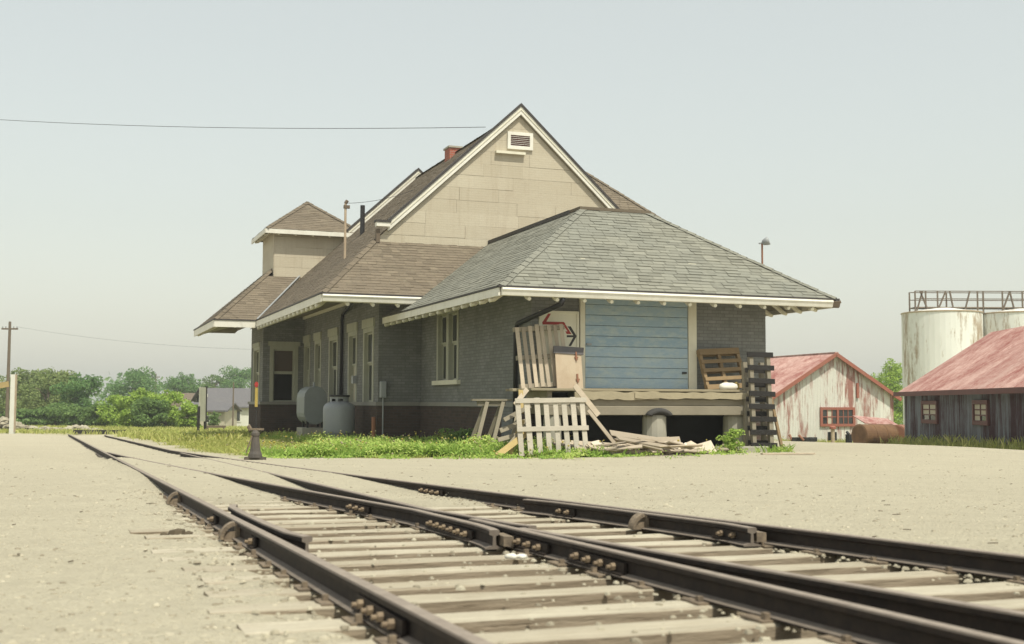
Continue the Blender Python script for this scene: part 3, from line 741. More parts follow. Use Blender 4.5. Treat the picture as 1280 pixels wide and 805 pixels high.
t_ = MB(); t_.tube([(0,0,0), (.1,0,.05), (.55,0,.05+.45*.85)], [.05, .062, .062], 6); t1 = t_.build('rafter_tail', M['cream_trim'], mr); t1.location = (-2.07, 8.05, 3.352)
for k in range(1, 16): inst(t1, mr, (-2.07, 8.05 + k*.65, 3.352))
for k in range(6): inst(t1, mr, (-1.38 + k*.65, 7.40, 3.385), (0, 0, math.pi/2))
MB().box(-.17, 9.32, 3.84, -.105, 20.0, 3.945).build('wall_plate', M['cream_trim'], mr)
# rake verges of both gables (front and far end)
def verge(v0, v1, lift, ulo, urhi, name, cap=True):
    for side, lim in ((1, ulo), (-1, urhi)):
        f_ = (lambda u: u) if side == 1 else (lambda u: 2*UM - u)
        us = [lim, UM + (.0 if side == 1 else 0)]
        top = [(f_(u), v0, zM(u) + lift) for u in us]
        def band(d0, d1, va, vb, nm, mt):
            p = [(top[0][0], va, top[0][2]-d0), (top[1][0], va, top[1][2]-d0), (top[1][0], va, top[1][2]-d1), (top[0][0], va, top[0][2]-d1)]
            MB().prism(p, (0, vb-va, 0)).build(nm, M[mt], mr)
        band(0, .085, v0-.03, v1, 'verge_cap', 'roof_edge'); band(.088, .32, v0, v1, 'rake_board', 'fascia_white'); band(.16, .20, v0-.018, v0-.001, 'rake_moulding', 'cream_trim')
verge(9.17, 9.30, .25, .10, .10, 'front')
verge(19.7, 20.1, .34, 1.3, 1.0, 'rear')
MB().prism([(UM, 20.05, RG-.02), (.12, 20.05, zM(.12)), (.12, 20.05, 4.6), (2*UM-.12, 20.05, 4.6), (2*UM-.12, 20.05, zM(.12))], (0, .2, 0)).build('end_gable_wall', M['siding'], st)
MB().prism([(.12, 20.2, zM(.12)), (2*UM-.12, 20.2, zM(.12)), (2*UM-.12, 24.6, 4.2), (.12, 24.6, 4.2)], (0, 0, -.1)).build('rear_roof', M['shingle_brown'], mr)
MB().box(-.24, 9.10, zM(.12)+.02, .14, 9.30, zM(.12)+.13).build('cornice_return', M['fascia_white'], mr)
MB().box(-.27, 9.08, zM(.12)+.132, .16, 9.30, zM(.12)+.19).build('return_cap', M['roof_edge'], mr)
# boarded soffits and the plate where they meet the walls
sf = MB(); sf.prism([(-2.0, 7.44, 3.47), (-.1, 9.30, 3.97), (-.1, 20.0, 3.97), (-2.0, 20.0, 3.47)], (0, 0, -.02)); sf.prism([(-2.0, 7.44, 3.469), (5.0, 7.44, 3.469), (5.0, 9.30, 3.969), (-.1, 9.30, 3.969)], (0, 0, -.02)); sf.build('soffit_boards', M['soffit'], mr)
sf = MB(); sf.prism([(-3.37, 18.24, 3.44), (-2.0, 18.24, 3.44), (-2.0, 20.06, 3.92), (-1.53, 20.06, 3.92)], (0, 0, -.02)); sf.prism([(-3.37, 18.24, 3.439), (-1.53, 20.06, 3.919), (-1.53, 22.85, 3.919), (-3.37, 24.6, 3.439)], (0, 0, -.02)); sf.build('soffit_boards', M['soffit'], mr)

MB().box(-.22, 9.20, zs-.05, -.12, 9.32, zM(.12)-.04).build('corner_board', M['pole_wood'], mr)
# hipped wing on the street side
hv, ho = 15.8, 7.95
WR = RG + .27
dz = (WR - 6.0)/.93
Wf = [(UM, hv, WR), (ho, hv, WR), (ho+dz, hv-dz, 6.0), (UM, hv-dz, 6.0)]; Wr = [(ho, hv, WR), (ho+dz, hv+dz, 6.0), (ho+dz, hv-dz, 6.0)]
D = MB(); deck(D, Wf); deck(D, Wr); deck(D, [(UM, hv, WR), (UM, hv+dz, 6.0), (ho+dz, hv+dz, 6.0), (ho, hv, WR)]); D.build('wing_roof', M['shingle_brown'], mr)
shingles(Wf, (1,0,0), 'shingles', M['shingle_brown'], mr, seed=12)
c = MB(); caps(c, (ho+dz, hv-dz, 6.0), (ho, hv, WR), seed=15); tag(c.build('hip_cap', M['shingle_brown'], mr), kind='stuff')
MB().box(7.94, 12.6, .9, 10.9, 19.0, 5.95).build('wing_wall', M['brick_painted'], st)
# bay skirt roof and tower
by = group_node('bay_roof', st)
kb = .90
Bf = [(-3.4,18.2,3.66), (-2.0,18.2,3.66), (-.25,20.07,3.66+kb*1.87), (-1.53,20.07,3.66+kb*1.87)]
Bl = [(-3.4,24.7,3.66), (-3.4,18.2,3.66), (-1.2,20.40,3.66+kb*2.2), (-1.2,22.5,3.66+kb*2.2)]
Bb = [(-3.4,24.7,3.66), (-1.2,22.5,3.66+kb*2.2), (-.2,22.5,3.66+kb*2.2), (-1.9,24.7,3.66)]
D = MB(); deck(D, Bf); deck(D, Bl); deck(D, Bb); D.build('roof_deck', M['soffit'], by)
shingles(Bf, (1,0,0), 'shingles', M['shingle_brown'], by, seed=21, tab=.25, row=.125); shingles(Bl, (0,1,0), 'shingles', M['shingle_brown'], by, seed=22)
c = MB(); caps(c, (-3.4,18.2,3.66), (-1.2,20.4,3.66+kb*2.2), seed=25); tag(c.build('hip_cap', M['shingle_brown'], by), kind='stuff')
MB().bar((-2.03, 18.16, 3.69), (-.30, 20.02, 5.39), .06, .02, up=(-.5, -.5, .7)).build('valley_flashing', M['galv'], by)
MB().box(-3.42, 18.165, 3.40, -2.06, 18.205, 3.62).box(-3.44, 18.2, 3.40, -3.40, 24.6, 3.62).build('fascia', M['fascia_white'], by)
MB().box(-3.45, 18.14, 3.622, -2.0, 18.2, 3.664).box(-3.46, 18.14, 3.623, -3.4, 24.65, 3.665).build('drip_edge', M['roof_edge'], by)
for k in range(2): inst(t1, by, (-2.75 + k*.62, 18.23, 3.42), (0, 0, math.pi/2))
for k in range(9): inst(t1, by, (-3.36, 18.85 + k*.65, 3.42))
tw = group_node('tower', st)
TU0, TU1, TV0, TV1, TE = -1.2, 1.55, 20.07, 22.6, 6.98
MB().box(TU0, TV0, 4.6, TU1, TV1, TE+.1).build('tower_wall', M['siding_gap'], tw)
ta = (.17, 21.33, 8.25); oh = .36
q = [(TU0-oh, TV0-oh, TE), (TU1+oh, TV0-oh, TE), (TU1+oh, TV1+oh, TE), (TU0-oh, TV1+oh, TE)]
D = MB()
for i in range(4): deck(D, [q[i], q[(i+1) % 4], ta], .08)
D.build('tower_roof', M['soffit'], tw)
for i, ed in ((0, (1,0,0)), (3, (0,1,0)), (1, (0,1,0)), (2, (1,0,0))): shingles([q[i], q[(i+1) % 4], ta], ed, 'shingles', M['shingle_brown'], tw, seed=30+i, tab=.25, row=.125)
c = MB()
for p in q: caps(c, p, ta, w=.12, seed=41)
tag(c.build('hip_cap', M['shingle_brown'], tw), kind='stuff')
f_ = MB(); f_.box(q[0][0]-.01, q[0][1]-.03, TE-.17, q[1][0]+.01, q[0][1]+.01, TE-.02); f_.box(q[0][0]-.03, q[0][1]+.012, TE-.17, q[0][0]+.01, q[3][1], TE-.02); f_.build('fascia', M['fascia_white'], tw)
t_ = MB(); t_.tube([(0,0,0), (.1,0,.03), (.35,0,.2)], [.03,.045,.045], 6); t2 = t_.build('rafter_tail', M['cream_trim'], tw); t2.location = (TU0-oh+.02, TV0+.1, TE-.19)
for k in range(1, 5): inst(t2, tw, (TU0-oh+.02, TV0+.1+k*.55, TE-.19))
for k in range(5): inst(t2, tw, (TU0+.1+k*.6, TV0-oh+.02, TE-.19), (0, 0, math.pi/2))
# ---- siding panels (gable and tower), each a piece
def panels(parent, region, z0, z1, a0, a1, fr, rows, lens, seed, th=.014):
    r2 = random.Random(seed); zr = z0
    while zr < z1:
        h = rows; a = a0 - r2.uniform(0, lens)
        while a < a1:
            w = lens*r2.choice((.75, 1, 1, 1.15)); g = r2.uniform(.003, .009)
            gv = r2.choice((.0008, .0008, .0015, .004)); g = r2.choice((.001, .002, .004, .008)); poly = [(a+gv, zr+g*.5), (a+w-gv, zr+g*r2.uniform(.4, 1.6)), (a+w-gv, zr+h), (a+gv, zr+h)]; a += w
            for hp in region: poly = clip2(poly, *hp) if len(poly) > 2 else []
            if len(poly) < 3: continue
            ar = abs(sum(poly[i][0]*poly[(i+1) % len(poly)][1] - poly[(i+1) % len(poly)][0]*poly[i][1] for i in range(len(poly))))/2
            if ar < .004: continue
            tl = r2.uniform(.0, .006)
            P = [Vector(fr(p[0], th + tl, p[1])) for p in poly]; Q = Vector(fr(0, 0, 0)) - Vector(fr(0, th+tl, 0))
            MB().prism(P, Q).build('siding_panel', M['siding'], parent)
        zr += h
gb = group_node('gable_wall', st)
gp = [(-.22, 9.295, 5.0), (2*UM+.22, 9.295, 5.0), (2*UM+.22, 9.295, zM(-.22)), (UM, 9.295, RG+.0), (-.22, 9.295, zM(-.22))]
MB().prism(gp, (0, .3, 0)).build('gable_backing', M['siding_gap'], gb)
panels(gb, [(-KM, 1, 3.66+KM*2.03-.02), (KM, 1, 3.66+KM*(2.03+2*UM)-.02), (-1, 0, .20), (1, 0, 2*UM+.2), (0, -1, -5.15)], 5.12, 9.2, -.2, 8.1, lambda a, d, z: (a, 9.295-d, z), .355, 1.55, 50)
panels(tw, [(-1, 0, -TU0), (1, 0, TU1), (0, 1, TE)], 4.95, 7.0, TU0, TU1, lambda a, d, z: (a, TV0-d, z), .36, 1.25, 51)
panels(tw, [(-1, 0, -TV0), (1, 0, TV1), (0, 1, TE)], 4.95, 7.0, TV0, TV1, lambda a, d, z: (TU0-d, a, z), .36, 1.25, 52)
# gable louvre and the ledge under it
lv = group_node('louvre_vent', st)
p0, p1 = S_at_v(634, 164, 9.27), S_at_v(665.5, 189, 9.27)
la, lb, lz0, lz1 = p0.x, p1.x, p1.z+.01, p0.z-.01
f_ = MB(); w_ = .09
f_.box(la, 9.215, lz0, la+w_, 9.28, lz1); f_.box(lb-w_, 9.215, lz0, lb, 9.28, lz1); f_.box(la+w_, 9.215, lz0, lb-w_, 9.28, lz0+w_); f_.box(la+w_, 9.215, lz1-w_, lb-w_, 9.28, lz1)
f_.build('frame', M['fascia_white'], lv); MB().box(la+w_, 9.262, lz0+w_, lb-w_, 9.27, lz1-w_).build('backing', M['maroon_trim'], lv)
ns = 6; hh = (lz1-lz0-2*w_)/ns; sl = MB().frame((0,0,0), (lb-la-2*w_, 0, 0), (0, .040, hh*.18), (0, .004, .008)).build('slat', M['fascia_white'], lv); sl.location = (la+w_, 9.216, lz0+w_)
for k in range(1, ns): inst(sl, lv, (la+w_, 9.216, lz0+w_+k*hh))
p0, p1 = S_at_v(620, 188, 9.2), S_at_v(656.5, 194, 9.2)
MB().box(p0.x, 9.16, p1.z, p1.x, 9.28, p1.z+.07).build('ledge', M['cream_trim'], st)
# chimney, vent pipe, masts, lamp on the roofs
ch = MB().box(3.62, 14.95, 8.3, 4.02, 15.5, 9.27).build('chimney', M['brick_red'], st); MB().box(3.58, 14.91, 9.27, 4.06, 15.54, 9.33).build('chimney_cap', M['concrete'], ch)
p = S_at_v(453, 283, 15.5); MB().tube([(p.x, 15.5, p.z-.3), (p.x, 15.5, p.z+.68)], .075, 10).build('vent_pipe', M['dark_metal'], st)
ms = group_node('service_mast', st); p = S_at_u(431, 325, -.5); q = S_at_v(431, 254, p.y); q_mast = Vector((p.x, p.y, q.z))
MB().tube([(p.x, p.y, p.z-.2), (p.x, p.y, q.z)], .035, 8).build('pole', M['rust_panel'], ms); MB().box(p.x-.05, p.y-.05, q.z-.15, p.x+.12, p.y+.05, q.z-.06).tube([(p.x, p.y, q.z), (p.x+.05, p.y, q.z+.08)], .05, 8).build('weatherhead', M['pole_wood'], ms)
lm = group_node('flood_lamp', st); p = S_at_v(953, 342, 1.3); q = S_at_v(953, 305, 1.3); LZ = 3.24+.715*1.3
MB().tube([(p.x, 1.3, LZ-.1), (p.x, 1.3, q.z)], .022, 8).build('stem', M['rusty_pipe'], lm)
l_ = MB(); l_.lathe([(.02,.0), (.06,.02), (.09,.10), (.10,.16), (.085,.165)], 12); lo = l_.build('lamp_head', M['galv'], lm, smooth=True); lo.location = (p.x, 1.3, q.z+.02); lo.rotation_euler = (0, R_(70), R_(-40))
MB().tube([(p.x-.08, 1.3, q.z+.01), (p.x+.06, 1.3, q.z+.03)], .02, 6).build('bracket', M['galv'], lm)
# downspouts
def S_pts(*a): return [tuple(x) for x in a]
MB().tube(S_pts((1.35, -.02, 3.04), (1.33, .05, 2.92), (1.2, .35, 2.83), (1.02, 1.7, 2.62), (1.02, 1.82, 2.5), (1.02, 1.84, .1)), .052, 10).build('downspout', M['dark_metal'], st, smooth=True)
MB().tube(S_pts((-1.0, 7.5, 3.45), (-.9, 8.3, 3.75), (-.16, 13.55, 3.6), (-.17, 13.6, 3.4), (-.17, 13.6, .1)), .05, 8).build('downspout', M['dark_metal'], st, smooth=True)
# meter box and conduits on the main front wall, rusty pipe at the corner
p = S_at_v(479, 487, 9.2); MB().box(p.x-.08, 9.14, p.z-.22, p.x+.08, 9.31, p.z+.22).build('meter_box', M['galv'], st, bevel=.02)
MB().tube([(p.x, 9.2, p.z-.2), (p.x, 9.2, -.2)], .02, 6).build('conduit', M['galv'], st)
p = S_at_u(467, 525, -.25); MB().tube([(-.25, p.y, .55), (-.25, p.y, -.4)], .055, 8).build('standpipe', M['rusty_pipe'], st)
p = S_at_u(441, 475, -.2); MB().box(-.22, p.y-.12, p.z-.1, -.11, p.y+.12, p.z+.12).build('junction_box', M['galv'], st)
# freight door: jambs, planks, header, handle
fd = group_node('freight_door', st)
dl, dr_ = 2.29, 4.75
MB().box(dl-.11, 1.03, 1.2, dl, 1.12, 4.0).build('jamb', M['cream_trim'], fd); MB().box(dr_, 1.03, 1.2, dr_+.2, 1.12, 4.0).build('jamb', M['cream_trim'], fd)
zz = 1.25; hgt = .222
for k in range(11):
    MB().box(dl+.012, 1.045+rnd.uniform(0, .006), zz+.004, dr_-.012, 1.10, zz+hgt-.004).build('plank', M['blue_plank'], fd, bevel=.005); zz += hgt
MB().box(dl, 1.085, 1.2, dr_, 1.098, 3.75).build('door_backing', M['black_paint'], fd)
MB().box(dl+.03, 1.01, 2.16, dl+.14, 1.045, 2.20).build('latch', M['galv'], fd); MB().box(dr_-.16, 1.01, 1.58, dr_-.06, 1.045, 1.62).build('latch', M['black_paint'], fd)
MB().box(dl-.1, .95, 1.19, dr_+.15, 1.1, 1.245).build('threshold', M['dock_wood'], fd)

# ------------------------------------------------------------------ loading dock and the things about it
def SW(u, v, z=0.0): return S2W(u, v, z)
dk = thing('loading_dock', 'timber loading dock on stub posts under the blue freight door', 'loading dock', (P0.x, P0.y, 0), TH)
x0, x1 = .55, 5.55; DV = -.32; DZ = 1.225
k = 0; v = DV
while v < 1.0:                                     # deck planks run along the front
    w = rnd.uniform(.19, .23); a = x0 + rnd.uniform(-.08, .05); b = x1 + rnd.uniform(-.05, .12)
    MB().frame((a, v, DZ-.05+rnd.uniform(-.008, .006)), (b-a, rnd.uniform(-.01, .01), 0), (0, min(w, 1.02-v), 0), (0, 0, .05)).build('deck_plank', M['dock_wood'], dk, bevel=.006); v += w + .012
def ragged(x0, x1, y, z0, z1, th, mat, nm, n=14, rag=.02):
    mb = MB(); top = []; bot = []
    for i in range(n+1):
        x = x0 + (x1-x0)*i/n; top.append((x, y, z1 + rnd.uniform(-rag, rag*.3))); bot.append((x, y, z0 + rnd.uniform(-rag*.6, rag*.6)))
    for i in range(n): mb.prism([top[i], bot[i], bot[i+1], top[i+1]], (0, th, 0))
    return mb.build(nm, M[mat], dk)
ragged(1.45, 3.3, DV-.05, DZ-.215, DZ-.045, .05, 'dock_wood', 'edge_board', rag=.03); ragged(2.75, 5.45, DV-.075, DZ-.19, DZ-.055, .06, 'dock_wood', 'edge_board', rag=.022)
ragged(.85, 5.5, DV+.02, DZ-.33, DZ-.20, .12, 'weathered_wood', 'edge_beam', rag=.006)
MB().box(.80, DV-.03, .70, 5.50, DV+.16, .885).build('bearer_beam', M['weathered_wood'], dk, bevel=.012)
MB().box(.85, .6, .72, 5.45, .75, .9).build('bearer_beam', M['weathered_wood'], dk)
MB().box(1.1, .88, -.3, 5.55, .94, 1.15).box(5.50, .2, -.3, 5.54, .9, 1.0).build('underdock_shade', M['dark_wood'], dk)  # dark sheets added to stand in for the shade under the dock
for k in range(6): MB().box(.95+k*.88, DV+.17, .90, 1.05+k*.88, 1.0, 1.17).build('joist', M['weathered_wood'], dk)
def post(u, v, w=.36): MB().lathe([(w/2+.02, -.3), (w/2, .2), (w/2-.01, .66), (w/2-.03, .70)], 14, (u, v, 0)).build('stub_post', M['concrete'], dk, smooth=False)
post(3.28, DV+.13, .50); post(5.22, DV+.28, .46); post(1.05, DV+.15, .36)
# piece of an old tyre arched over the middle post
vs, fs = [], []; prof = [(.085*math.cos(a), .10*math.sin(a)) for a in np.linspace(0, 2*math.pi, 11)[:-1]]
for i in range(15):
    w = math.pi*(.04 + .92*i/14)
    for a, b in prof: vs.append(((.23+a*.8)*math.cos(w), b, (.10+a*.8)*math.sin(w)))
for i in range(14):
    for j in range(10): fs.append((i*10+j, (i+1)*10+j, (i+1)*10+(j+1) % 10, i*10+(j+1) % 10))
mb = MB(); mb.add(vs, fs + [tuple(range(10)), tuple(range(140, 150))[::-1]]); tyo = mb.build('bumper_tyre', M['rubber'], smooth=True); tyo.location = SW(3.28, DV-.08, .68); tyo.rotation_euler = (0, 0, TH)
tag(tyo, 'piece of worn black tyre arched over the middle dock post', 'tyre')

def pallet(name, label, W, H, nsl, slat_w, mats, rails_z, loc, rot, group=None, depth=.09, back=True, jit=.01, skip=(), front=False):
    """slats stand along local z on rails running along local x; leans by rot"""
    t = thing(name, label, 'pallet', loc, 0, group); t.rotation_euler = rot
    for z in rails_z:
        MB().box(-.02, (-.05 if front else 0), z-.045, W+.02, (-.023 if front else depth), z+.045).build('stringer', M[mats[1]], t, bevel=.004)
    for i in range(nsl):
        if i in skip: continue
        x = (W - slat_w)*i/(nsl-1) + rnd.uniform(-jit, jit)
        MB().frame((x, -.022, rnd.uniform(-.02, .02)), (slat_w*rnd.uniform(.9, 1.05), rnd.uniform(-.002, .002), 0), (0, .020, 0), (rnd.uniform(-.02, .02), 0, H+rnd.uniform(-.03, .02))).build('slat', M[mats[0]], t, bevel=.003)
        if back and i % 2 == 0: MB().frame((x, depth+.002, 0), (slat_w, 0, 0), (0, .018, 0), (0, 0, H)).build('slat', M[mats[0]], t)
    return t
PG = 'pallets around the loading dock'
P_A = S_at_v(652, 488, .60)
pallet('wooden_pallet', 'tall tan slatted pallet propped upright over the dock beside the downspout', 1.08, 1.28, 8, .085, ('scrap_wood', 'weathered_wood'), (.05, .64, 1.23), SW(P_A.x, .60, 1.22), (R_(-8), R_(-4), TH), PG, back=False)
pallet('wooden_pallet', 'whitish slatted pallet standing in the weeds at the left dock end', 1.40, 1.08, 8, .105, ('white_wood', 'white_wood'), (.50, 1.03), SW(-.12, -1.42, -.05), (R_(-9), R_(-1), TH), PG, back=False, front=True)
t = thing('wooden_pallet', 'brown pallet with wide horizontal boards leaning on the wall right of the blue door', 'pallet', SW(4.98, .62, 1.235), 0, PG); t.rotation_euler = (R_(-20), R_(-3), TH)
for z, h in ((.0, .11), (.20, .085), (.40, .085), (.60, .085), (.80, .14)): MB().box(0, -.02, z, 1.0, 0, z+h).build('slat', M['brown_wood'], t, bevel=.003)
for x in (.0, .455, .93): MB().box(x, .002, 0, x+.07, .09, .94).build('stringer', M['brown_wood'], t)
for z in (.05, .40, .80): MB().box(0, .092, z, 1.0, .11, z+.1).build('slat', M['brown_wood'], t)
# tall rack of black slats on pale uprights
t = thing('slatted_rack', 'tall narrow rack of black slats on pale uprights leaning at the right dock end', 'rack', SW(5.22, -.72, -.06), TH, None); t.rotation_euler = (R_(-5), R_(1), TH)
for x in (.05, .46): MB().box(x, .0, 0, x+.09, .09, 2.02).build('upright', M['weathered_wood'], t, bevel=.004)
MB().box(.05, .25, 0, .14, .34, 1.9).build('upright', M['weathered_wood'], t); MB().box(.46, .25, 0, .55, .34, 1.9).build('upright', M['weathered_wood'], t)
for k in range(8): MB().frame((-.01+rnd.uniform(-.015, .015), -.026, .10+k*.267), (.62, 0, rnd.uniform(-.012, .012)), (0, .024, 0), (0, 0, .105)).build('slat', M['dark_wood'], t, bevel=.004)
for k in range(6): MB().box(.0, .092, .16+k*.3, .60, .11, .26+k*.3).build('slat', M['dark_wood'], t)
b = MB().bar((0, 0, 0), (-.12, .25, 1.15), .09, .035).build('leaning_board', M['brown_wood'], loc=SW(6.0, -.68, -.08), rz=TH); tag(b, 'brown board leaning on the right side of the black slatted rack', 'board')
# heap of crate sides behind the whitish pallet
hp = [((-.15,-1.05,.0), (.15,-.75,.95), .10, 'weathered_wood'), ((-.32,-1.15,.62), (.30,-.9,.88), .08, 'weathered_wood'), ((-.38,-1.1,.42), (.28,-.9,.62), .09, 'weathered_wood'),
      ((-.42,-1.1,.25), (.25,-1.0,.40), .08, 'weathered_wood'), ((-.25,-1.3,-.02), (.05,-1.15,.62), .09, 'yellow_wood'), ((-.6,-1.55,-.02), (.1,-1.25,.38), .11, 'yellow_wood'), ((-.5,-1.45,-.02), (.12,-1.2,.55), .07, 'weathered_wood'),
      ((-.05,-1.0,.9), (.35,-.6,1.2), .09, 'scrap_wood'), ((.1,-.95,.75), (.18,-.7,1.18), .09, 'yellow_wood')]
for i, (p, q, w, mt) in enumerate(hp):
    p, q = SW(*p), SW(*q); b = MB().bar((0,0,0), q-p, w, .022, up=(.3, -1, .2)).build('crate_slat', M[mt], loc=p)
    tag(b, 'broken crate slat in the jumble left of the whitish pallet' if mt != 'yellow_wood' else 'yellow crate slat in the jumble left of the whitish pallet', 'slat', 'broken crate slats' if mt != 'yellow_wood' else 'yellow crate slats')
# painted sign board with a red and black arrow emblem
sg = thing('sign_board', 'cream sign board with a red and black arrow emblem on the freight wall', 'sign', SW(0, 0, 0), TH)
q0 = S_at_v(674, 388, 1.07); q1 = S_at_v(723, 445, 1.07)
MB().box(q0.x, 1.055, q1.z-.6, q1.x, 1.098, q0.z).build('board', M['white_board'], sg)
f_ = MB(); f_.box(q0.x, 1.035, q0.z-.045, q1.x, 1.056, q0.z).box(q1.x-.045, 1.034, q1.z-.6, q1.x, 1.0555, q0.z-.046); f_.build('moulding', M['white_board'], sg)
def E2(zx, zy): p = S_at_v(640+zx/10.07, 360+zy/10.07, 1.05); return (p.x, p.z)
def flat(pts, name, mat, d): MB().prism([(a, 1.0545-d, z) for a, z in [E2(*p) for p in pts]], (0, .004, 0)).build(name, M[mat], sg)
flat([(455,322), (492,322), (432,425), (430,460), (385,460), (382,432)], 'emblem_stroke', 'red_paint', .0)
flat([(428,422), (655,428), (672,450), (640,462), (429,460)], 'emblem_stroke', 'red_paint', .0012)
flat([(640,430), (665,445), (750,580), (690,580), (672,545), (700,545), (640,462)], 'emblem_stroke', 'red_paint', .0024)
flat([(698,482), (740,482), (815,605), (780,605)], 'emblem_stroke', 'black_paint', .0)
flat([(780,606), (815,606), (745,730), (712,730)], 'emblem_stroke', 'black_paint', .0)
flat([(690,594), (790,594), (790,620), (690,620)], 'emblem_stroke', 'black_paint', .0012)
# rusty-brown door leaf standing on the dock, grey strip on top
dr = thing('old_door_leaf', 'tan old door leaf with rusty hinges and grey top strip propped on the dock', 'door', SW(1.40, .42, 1.235), 0); dr.rotation_euler = (R_(-9), R_(0), TH)
MB().box(0, 0, 0, .58, .035, .82).build('leaf', M['rust_panel'], dr, bevel=.004); MB().frame((-.04, -.02, .73), (.66, 0, -.03), (0, .05, 0), (.02, 0, .15)).build('top_strip', M['tank_dark'], dr)
for z in (.12, .58): MB().box(.44, -.035, z, .47, -.001, z+.18).box(.42, -.025, z+.05, .50, -.001, z+.08).build('hinge', M['rusty_pipe'], dr)
for i, (p, q, w, lab) in enumerate((((1.38, -.52, 1.28), (1.85, -.60, .70), .11, 'short grey plank hanging off the left edge of the dock'), ((1.62, -.62, .80), (2.22, -.95, -.05), .07, 'thin pale lath leaning from the dock edge to the ground'))):
    p, q = SW(*p), SW(*q); tag(MB().bar((0,0,0), q-p, w, .025, up=(.3,-1,.2)).build('leaning_plank', M['scrap_wood'], loc=p), lab, 'plank')
# trestle
tr = thing('saw_trestle', 'weathered sawhorse standing in the weeds beside the freight wall', 'sawhorse', SW(0.15, .8, -.05), TH + R_(-3))
p = at(614, 540, 24.6); tr.location = (p.x, p.y, gz1(p.x, p.y))
MB().box(-.42, -.07, 1.02, .42, .07, 1.065).build('top_board', M['weathered_wood'], tr, bevel=.006); MB().box(-.3, -.03, .93, .3, .03, 1.02).build('beam', M['weathered_wood'], tr)
for s_, x_ in ((-.10, -.46), (.24, -.46)):
    for d_ in (-1, 1): MB().bar((s_, .04*d_, 1.01), (s_ + x_ + .12, .28*d_, -.05), .075, .04, up=(0,1,0)).build('leg', M['weathered_wood'], tr)
# white bag and yellow carton on the dock edge
def lump(name, r, sx, sy, sz, mat, seed):
    r2 = random.Random(seed); mb = MB(); prof = []
    vs = []; fs = []; n, m_ = 12, 7
    for j in range(m_):
        a = math.pi*(j/(m_-1)) ; 
        for k in range(n):
            w = 2*math.pi*k/n; q = r*(1+.22*math.sin(3*w+seed)*math.sin(a)+r2.uniform(-.08, .08)); vs.append((q*sx*math.sin(a)*math.cos(w), q*sy*math.sin(a)*math.sin(w), max(q*sz*math.cos(a), -r*sz*.55)))
    for j in range(m_-1):
        for k in range(n): fs.append((j*n+k, (j+1)*n+k, (j+1)*n+(k+1) % n, j*n+(k+1) % n))
    mb.add(vs, fs); return mb.build(name, mat, smooth=True)
o = lump('plastic_bag', .17, 1.1, .8, .55, M['paper_white'], 3); o.location = SW(5.03, -.13, 1.235+.05); tag(o, 'crumpled white bag on the dock in front of the brown pallet', 'bag')
o = MB().box(-.05, -.05, 0, .05, .05, .13).box(-.02, -.02, .13, .02, .02, .16).build('yellow_carton', M['yellow_paint'], loc=SW(5.22, -.15, 1.232), rz=.4, bevel=.01); tag(o, 'small yellow carton beside the white bag on the dock', 'carton')
# scrap wood heap on the ground before the dock
r3 = random.Random(21)
for i in range(62):
    u = r3.uniform(1.15, 3.9); v = r3.uniform(-1.55, -.5); L = r3.uniform(.4, 1.5); hgt = max(0, .36*(1-abs(u-2.4)/1.6))*r3.random()
    p = SW(u, v, 0); z = gz1(p.x, p.y) + .03 + hgt; a = TH + r3.gauss(0, .35); tl = r3.gauss(0, .10)
    d = Vector((math.cos(a)*L, math.sin(a)*L, tl*L)); w = r3.uniform(.04, .18)
    b = MB().bar((-d.x/2, -d.y/2, -d.z/2), (d.x/2, d.y/2, d.z/2), w, .022, up=(r3.gauss(0, .5), r3.gauss(-.3, .5), 1)).build('scrap_board', M['scrap_wood'], loc=(p.x, p.y, z))
    tag(b, 'splintered scrap board in the heap on the ground before the dock', 'scrap board', 'scrap boards heaped before the dock')
for i, (px, py, w, h, lab) in enumerate(((772, 560, .95, .5, 'dented pale sheet of board at the left of the scrap heap'), (838, 562, .75, .32, 'pale flattened carton in the middle of the scrap heap'), (868, 562, .85, .42, 'largest pale flattened carton at the right of the scrap heap'))):
    p = at(px, py, 23.4 + i*.2); b = MB(); n = 6; vs = []
    for j in range(n+1):
        for k in range(3): vs.append(((j/n-.5)*w, (k/2-.5)*h, .05*math.sin(j*2.1+i)*(k-1)+r3.uniform(0, .03)))
    b.add(vs, [(j*3+k, (j+1)*3+k, (j+1)*3+k+1, j*3+k+1) for j in range(n) for k in range(2)]); o = b.build('flattened_carton', M['cardboard'])
    s_ = o.modifiers.new('thick', 'SOLIDIFY'); s_.thickness = .008
    o.location = (p.x, p.y, gz1(p.x, p.y)+.10); o.rotation_euler = (R_(24), R_(r3.uniform(-5, 5)), TH + r3.uniform(-.2, .1)); tag(o, lab, 'cardboard', 'cardboard in the scrap heap')
p = at(925, 560, 24.6); o = MB().frame((-.62, -.12, 0), (1.25, .02, 0), (0, .24, 0), (0, 0, .15)).build('concrete_kerb', M['concrete'], loc=(p.x, p.y, gz1(p.x, p.y)-.03), rz=TH, bevel=.02); tag(o, 'low concrete kerb block in front of the right dock post', 'kerb block')
p = at(985, 566, 23.6); o = MB().box(-.55, -.06, 0, .55, .06, .03).build('ground_board', M['scrap_wood'], loc=(p.x, p.y, gz1(p.x, p.y)+.012), rz=TH-.15); tag(o, 'thin pale board lying on the gravel right of the dock', 'board')

